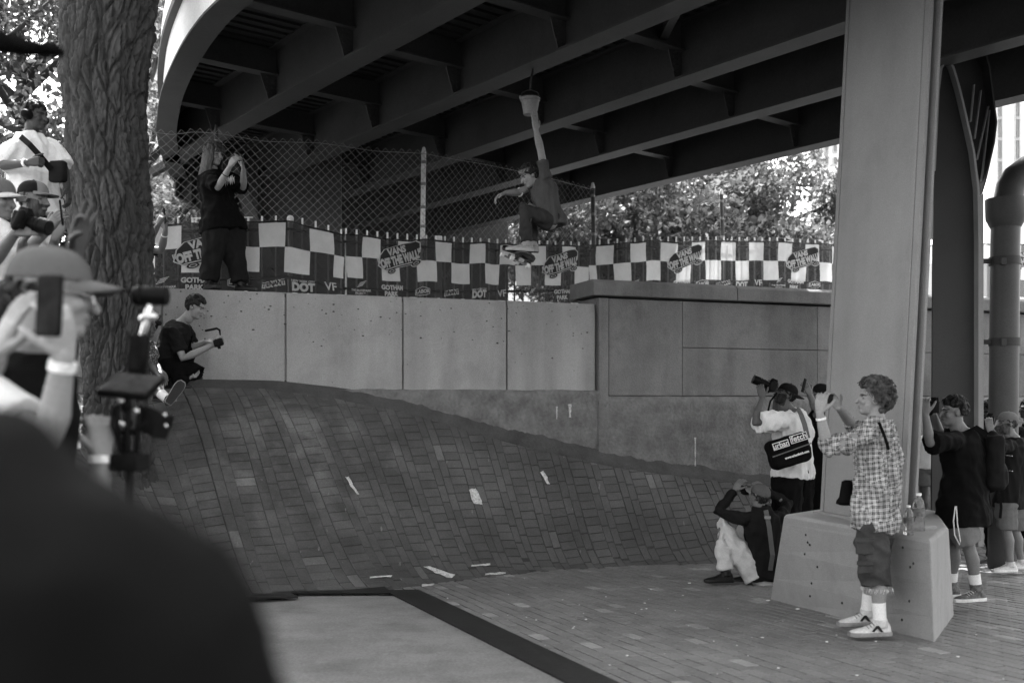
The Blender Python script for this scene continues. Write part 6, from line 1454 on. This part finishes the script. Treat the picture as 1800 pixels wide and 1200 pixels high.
# 14 sitting photographer
rt, p, R = person('man in a baseball cap, dark sweater and off-white trousers sitting beside the pedestal', 9.75,
    dict(H=(1334, 872, .02), N=(1339, 894, 0), SL=(1304, 912, -.05), SR=(1372, 910, .06), EL=(1262, 898, .02), WL=(1291, 862, .12), ER=(1384, 884, .25), WR=(1346, 862, .26), PV=(1346, 1008, .02), HL=(1330, 1012, .0), HR=(1360, 1012, .06), KL=(1266, 924, .05), AL=(1276, 1006, -.05), KR=(1300, 938, .30), AR=(1318, 1008, .22)),
    (-.55, .70, .30), SK_M, dict(m=k_black2, sleeve=1.95, hem=-.08, flare=1.05, amp=.009, freq=16, seed=41, collar=1), dict(m=k_cream, len=1.95, w=1.36, amp=.010, freq=15, seed=44), dict(m=s_black, L=(-1, -.12, 0), R=(-.9, .2, 0), s=1.05), dict(kind='short', v=.02), dict(m=cloth_m('washed_cap_cloth', .085), brim_m=cloth_m('paler_cap_brim', .15)),
    {'L': dict(fd=(.5, .1, .8), pn=(.5, .5, -.3), curl=.4), 'R': dict(fd=(-.6, .1, .6), pn=(-.5, .6, -.3), curl=.5)}, up_head=(-.1, .1, 1), vox=.0095)
camera_body(P(1312, 862, 10.05), (-.55, .75, .35), 'small camera held to the face of the sitting man', .8, lens=.06)
strap([P(1346, 896, 9.58), P(1352, 925, 9.56), P(1358, 975, 9.56), P(1354, 1002, 9.62)], .045, k_grey, 'bag_strap', rt)
mb = MB(); mb.box(P(1349, 909, 9.55), (.06, .012, .03)); mb.build('strap_buckle', m_metal, rt)

# 15 beanie
rt, p, R = person('person in a dark beanie and black shirt holding a phone up behind the column', 11.0,
    dict(H=(1441, 695, 0), N=(1446, 722, 0), SL=(1428, 740, -.17), SR=(1462, 738, .17), EL=(1438, 724, -.42), WL=(1424, 694, -.46), ER=(1440, 745, .3), WR=(1425, 705, .2), PV=(1444, 840, 0)),
    (-.88, -.15, .18), SK_M, dict(m=k_black, sleeve=.7, hem=-.2, seed=47, ease=.025), dict(m=k_black, len=2.0), dict(m=s_black), dict(kind='short', v=.02), dict(m=cloth_m('black_cap_cloth', .008), kind='beanie'), {'L': dict(fd=(-.4, 0, .9), pn=(-.2, .9, 0), curl=.4)})
phone(P(1413, 677, 10.5), frame((-.8, .5, .2), (.2, 0, 1)) @ Matrix.Rotation(-math.pi / 2, 3, 'X'), 'dark phone held up by the person in the beanie')
# 16 crouching in pale cap
person('crouching person in a pale cap between the white t-shirt photographer and the column', 12.2,
    dict(H=(1440, 808, 0), N=(1442, 828, 0), SL=(1426, 838, -.15), SR=(1456, 838, .15), EL=(1416, 858, -.2), WL=(1424, 822, -.25), ER=(1440, 860, .2), WR=(1430, 824, .0), PV=(1440, 878, 0), HL=(1434, 880, -.08), HR=(1448, 880, .08), KL=(1412, 860, -.2), AL=(1428, 893, -.2), KR=(1420, 860, .1), AR=(1436, 892, .1)),
    (-.9, -.2, .1), SK_L, dict(m=k_grey_d, sleeve=.9, hem=-.05, seed=51), dict(m=k_black, len=2.0), dict(m=s_black, sole=s_wsole), dict(kind='short', v=.03), dict(m=cloth_m('pale_brim', .45)), {'L': dict(fd=(-.3, 0, .9), pn=(0, .9, .2), curl=.6)}, base_z=.2)

# 17 man in plaid shirt
k_plaid = plaid()
rt, p, R = person('curly haired man in plaid shirt and cargo shorts taking a photo before the pedestal', 6.85,
    dict(H=(1535, 703, 0), N=(1545, 745, 0), SL=(1524, 764, -.19), SR=(1560, 758, .18), EL=(1455, 788, -.38), WL=(1441, 726, -.40), ER=(1502, 752, .38), WR=(1474, 716, .12), PV=(1539, 900, 0), HL=(1532, 912, -.08), HR=(1546, 912, .08), KL=(1540, 1012, -.09), AL=(1547, 1092, -.10), KR=(1534, 1006, .12), AR=(1524, 1074, .16)),
    (-.93, .22, .14), SK_L, dict(m=k_plaid, sleeve=1.35, hem=-.20, flare=1.15, fit=1.05, ease=.022, amp=.017, freq=14, seed=53, collar=1), dict(m=k_cargo, len=1.22, w=1.18, amp=.012, freq=15, seed=55), dict(m=s_white, sole=s_gum, L=(-1, -.12, 0), R=(-1, -.2, 0), sock=k_sock, s=1.08, stripe=s_black),
    dict(kind='curly', v=.055, seed=8), None, {'L': dict(fd=(.12, 0, 1), pn=(.5, .8, 0), curl=.5), 'R': dict(fd=(-.55, -.15, .75), pn=(-.4, -.7, -.2), curl=.55)}, detail=1.25, vox=.0105)
wristband(rt, p['WL'], p['EL'], k_band, 'bracelet', .033, .014, .03)
phone(P(1453, 699, 6.52), frame((-.6, .75, .12), (.1, .1, 1)) @ Matrix.Rotation(-math.pi / 2, 3, 'X') @ Matrix.Rotation(math.pi / 2, 3, 'Z'), 'dark phone held sideways in both hands by the man in plaid', .92)
strap([P(1545, 742, 6.74), P(1556, 770, 6.64), P(1562, 790, 6.64)], .02, k_black, 'shoulder_strap', rt)
for x, y, d in ((1520, 960, -.165), (1524, 1000, -.16)):
    mb = MB(); rbox(mb, P(x, y, 6.85 + d), frame((0, 1, .05)), (.13, .03, .11 if y < 990 else .06), .012); c_, n_, f_ = remesh(mb, .007, 2); c_ = folds(c_, n_, .006, 24, 3); link('cargo_pocket', np_mesh(c_, f_, ORG[rt.name], 'cargo_pocket'), k_cargo, rt)
    mb = MB(); rbox(mb, P(x, y - 11, 6.85 + d - .018), frame((0, 1, .05)), (.135, .014, .028), .005); mb.build('pocket_flap', k_cargo, rt)
mb = MB(); rr2 = random.Random(6)
for k in range(60):
    a = rr2.uniform(0, 6.283); c = p['KL'].lerp(p['AL'], .24) + V(math.cos(a), math.sin(a), 0) * .10; mb.tube([c, c + V(rr2.uniform(-.01, .01), 0, -rr2.uniform(.01, .035))], .0012, seg=3)
mb.build('frayed_hem', k_cream, rt, kind='stuff')
# dark hat hanging at his side against the column
ht = empty('dark_hat', P(1489, 868, 7.0), 'small dark hat hanging beside the plaid shirt against the column', 'hat')
mb = MB(); q = P(1489, 866, 6.98); mb.loft([[q + V(.075 * r * math.cos(a), .05 * r * math.sin(a), z) for a in [2 * math.pi * i / 16 for i in range(16)]] for z, r in ((.09, .25), (.08, .5), (.03, .62), (-.03, .75), (-.055, 1.0), (-.075, 1.05), (-.085, .7))]); mb.build('felt', k_black, ht, smooth=True)
mb = MB(); mb.tube([q + V(0, 0, .085), q + V(.12, -.06, .10), P(1522, 850, 6.85)], .004, seg=5); mb.build('cord', k_black, ht)

# 18 man in black tee with backpack
rt, p, R = person('man in loose black t-shirt and light shorts holding a camera to his eye', 8.2,
    dict(H=(1676, 725, 0), N=(1694, 757, 0), SL=(1674, 776, -.19), SR=(1708, 770, .18), EL=(1634, 778, -.32), WL=(1627, 728, -.36), ER=(1655, 770, .42), WR=(1640, 725, .05), PV=(1693, 892, 0), HL=(1684, 900, -.09), HR=(1700, 900, .09), KL=(1704, 965, -.10), AL=(1717, 1036, -.10), KR=(1676, 962, .12), AR=(1672, 1030, .2)),
    (-.95, .02, .02), SK_M * 1.05, dict(m=k_black, sleeve=.95, sw=.088, hem=-.22, flare=1.25, fit=1.12, ease=.024, amp=.013, freq=12, seed=57), dict(m=k_short, len=.86, w=1.22, amp=.010, seed=59), dict(m=M('checked_canvas_shoe', .10, var=.8, scale=30), sole=s_wsole, L=(-1, -.25, 0), R=(-1, 0, 0), sock=k_sock, s=1.05, high=.03),
    dict(kind='fade', v=.016, seed=5), None, {'L': dict(fd=(-.05, .05, 1), pn=(.5, .8, 0), curl=.7), 'R': dict(fd=(-.7, -.1, .6), pn=(-.2, -.8, 0), curl=.5)}, bulk=1.10, detail=1.15)
camera_body(P(1640, 715, 8.0), (-.95, .1, .05), 'compact camera held to the eye of the man in the loose black t-shirt', 1.1, lens=.06)
def backpack(c, fwd, label, s=1.0):
    root = empty('backpack', c, label, 'backpack', 'black backpacks'); R_ = frame(fwd); mb = MB(); c = Vector(c)
    mb.ell(c, (.15 * s, .085 * s, .235 * s), R_); mb.ell(c + R_ @ (V(0, -.05, -.09) * s), (.115 * s, .07 * s, .11 * s), R_); rbox(mb, c, R_, (.27 * s, .13 * s, .40 * s), .05 * s); co_, no_, f_ = remesh(mb, .011, 4); co_ = folds(co_, no_, .010, 15, 7); link('pack', np_mesh(co_, f_, ORG[root.name], 'pack'), k_black2, root)
    for sx in (-.09, .09):
        q = [c + R_ @ (V(sx, y, z) * s) for y, z in ((.07, .20), (.14, .25), (.24, .20), (.30, .08), (.28, -.06), (.16, -.17), (.07, -.20))]; strap(q, .05 * s, k_black, 'shoulder_strap', root, R_ @ V(1, 0, 0) * (1 if sx > 0 else -1), .008)
    for z in (.05, -.06):
        mb = MB(); mb.tube([c + R_ @ (V(x, -.118 + .18 * x * x * 4, z) * s) for x in np.linspace(-.1, .1, 7)], .004, seg=5); mb.build('zipper', m_metal, root)
    for sx in (-.10, .10): strap([c + R_ @ (V(sx, -.02, -.22) * s), c + R_ @ (V(sx, -.03, -.32) * s), c + R_ @ (V(sx * 1.05, -.02, -.40) * s)], .022, k_black, 'hanging_strap', root)
    return root
backpack(P(1742, 812, 8.22), (-.95, .05, 0), 'black backpack worn by the man in the loose black t-shirt', 1.12)
mb = MB(); mb.tube([P(1679, 890, 7.97), P(1676, 915, 7.94), P(1678, 940, 7.94), P(1687, 957, 7.94), P(1688, 950, 7.94), P(1683, 920, 7.94), P(1681, 890, 7.97)], .005, seg=6); mb.build('drawstring', k_white, rt, smooth=True)

# 19 right guy
rt, p, R = person('bearded man in a backward cap and grey shorts holding a camera', 10.5,
    dict(H=(1770, 744, 0), N=(1783, 768, 0), SL=(1770, 784, -.19), SR=(1794, 780, .17), EL=(1742, 794, -.32), WL=(1740, 757, -.36), ER=(1760, 790, .28), WR=(1742, 752, .02), PV=(1774, 876, 0), HL=(1768, 882, -.09), HR=(1782, 882, .09), KL=(1770, 935, -.10), AL=(1776, 990, -.10), KR=(1785, 935, .10), AR=(1795, 985, .12)),
    (-.94, .05, .06), SK_M * 1.25, dict(m=k_black2, sleeve=.8, hem=-.15, flare=1.1, seed=61), dict(m=k_grey, len=.92, w=1.2), dict(m=s_white, sole=s_wsole, L=(-1, -.15, 0), R=(-1, -.1, 0)), dict(kind='short', v=.05), dict(m=cloth_m('grey_cap_cloth', .14), back=True), {'L': dict(fd=(-.1, 0, 1), pn=(.3, .8, 0), curl=.6), 'R': dict(fd=(-.5, -.1, .7), pn=(-.2, -.8, 0), curl=.5)}, beard=1)
camera_body(P(1738, 738, 10.3), (-.95, .0, .08), 'black camera held up by the bearded man in the backward cap', 1.0, lens=.08)
backpack(P(1801, 815, 10.5), (-.95, .1, 0), 'black backpack worn by the bearded man in the backward cap', .95)
# 20 woman in white top
person('woman in a white top and grey shorts seen from behind between column and black t-shirt', 13.2,
    dict(H=(1641, 735, 0), N=(1639, 762, 0), SL=(1619, 776, 0), SR=(1659, 776, 0), EL=(1611, 798, .05), WL=(1613, 780, .25), ER=(1667, 798, .05), WR=(1659, 775, .25), PV=(1633, 822, 0), HL=(1623, 826, 0), HR=(1644, 826, 0), KL=(1624, 872, 0), AL=(1623, 912, 0), KR=(1643, 872, .05), AR=(1644, 912, .05)),
    (-.2, 1, .1), SK_D * 1.5, dict(m=k_white, sleeve=.35, hem=-.05, seed=67), dict(m=k_grey, len=.62, w=1.02, amp=.004), dict(m=s_black, sole=s_wsole, sock=k_sock), dict(kind='long', v=.02, seed=6), None, None, base_z=.05, bulk=.92)
# 21 afro with camera
person('person with dark bushy hair holding a camera beside the rain pipe', 11.8,
    dict(H=(1741, 728, 0), N=(1748, 752, 0), SL=(1736, 768, -.16), SR=(1764, 766, .16), EL=(1716, 775, -.25), WL=(1720, 745, -.3), ER=(1735, 775, .25), WR=(1724, 742, 0), PV=(1748, 860, 0)),
    (-.95, -.1, .08), SK_D * 1.6, dict(m=k_grey_d, sleeve=1.9, hem=-.2, seed=71), dict(m=k_black, len=2.0), dict(m=s_black), dict(kind='afro', v=.014, seed=9), None, {'L': dict(fd=(-.1, 0, 1), pn=(.3, .8, 0), curl=.6), 'R': dict(fd=(-.5, -.1, .7), pn=(-.2, -.8, 0), curl=.5)})
camera_body(P(1716, 732, 11.5), (-.95, -.1, .1), 'dark camera held up by the person with bushy hair', .9, lens=.07)
# 22 dark clad person at the right edge
person('dark clad person standing behind the man in the backward cap near the wall', 12.2,
    dict(H=(1806, 720, 0), N=(1812, 745, 0), SL=(1794, 760, -.16), SR=(1830, 758, .16), EL=(1786, 800, -.2), WL=(1782, 770, -.35), ER=(1840, 805, .2), WR=(1830, 840, .1), PV=(1812, 850, 0)),
    (-.9, -.2, .1), SK_D, dict(m=k_black, sleeve=1.9, hem=-.2, seed=73), dict(m=k_black, len=2.0), dict(m=s_black), dict(kind='short', v=.014, seed=9), None, None)

# ---- bottles on the pedestal
def bottle(px, Y, h, r, label, full=.5):
    b = V((px - 900) / F * Y, Y, topz - .001); root = empty('water_bottle', b, label, 'bottle', 'bottles on the pedestal')
    pr_ = [(0, .85), (.01, 1), (.12, .96), (.2, 1), (.30, .95), (.38, 1), (.62, 1), (.72, .93), (.80, .75), (.87, .45), (.93, .36), (.95, .36)]
    mb = MB(); mb.loft([[b + V(math.cos(a) * r * q, math.sin(a) * r * q, z * h) for a in [2 * math.pi * i / 20 for i in range(20)]] for z, q in pr_]); mb.build('shell', M('clear_plastic', .75, rough=.08, glass=.92, var=.02, spec=.5), root, smooth=True)
    mb = MB(); mb.tube([b + V(0, 0, .935 * h), b + V(0, 0, h)], r * .46, seg=16, round_caps=False); mb.build('cap', k_band, root, smooth=True, angle=40)
    mb = MB(); mb.tube([b + V(0, 0, .40 * h), b + V(0, 0, .60 * h)], r * 1.02, seg=20, round_caps=False); mb.build('label_wrap', M('bottle_label', .10, var=.9, scale=25, rough=.5), root, smooth=True, angle=40)
bottle(1597, 6.93, .205, .033, 'smaller clear plastic bottle with a dark label on the pedestal edge')
bottle(1615, 7.15, .27, .042, 'larger clear plastic water bottle standing behind the smaller bottle')
# ---- litter
for k, (x, y) in enumerate([(1212, 1026), (1402, 1072), (1350, 1057)]):
    c = GP(x, y) + V(0, 0, .012); mb = MB(); mb.ell(c, (.018, .01, .006), None, 6, 4); tag(mb.build('paper_scrap', k_band), ['small white paper scrap on the plaza in front of the sitting man', 'small white paper scrap at the foot of the pedestal front', 'small white paper scrap at the corner where the pedestal meets the plaza'][k], 'litter')

rl = random.Random(12); mb = MB()
for k in range(70):
    x, y = rl.uniform(780, 1780), rl.uniform(1000, 1195)
    c = GP(x, y) + V(0, 0, .009)
    if not in_poly(c.x, c.y, SHEET) and not in_poly(c.x, c.y, base): s_ = rl.uniform(.003, .008); mb.ell(c, (s_ * rl.uniform(.8, 1.8), s_, s_ * .5), None, 5, 3)
mb.build('grit', k_band, plaza_o, kind='stuff')
bpy.data.scenes.remove(TMP)
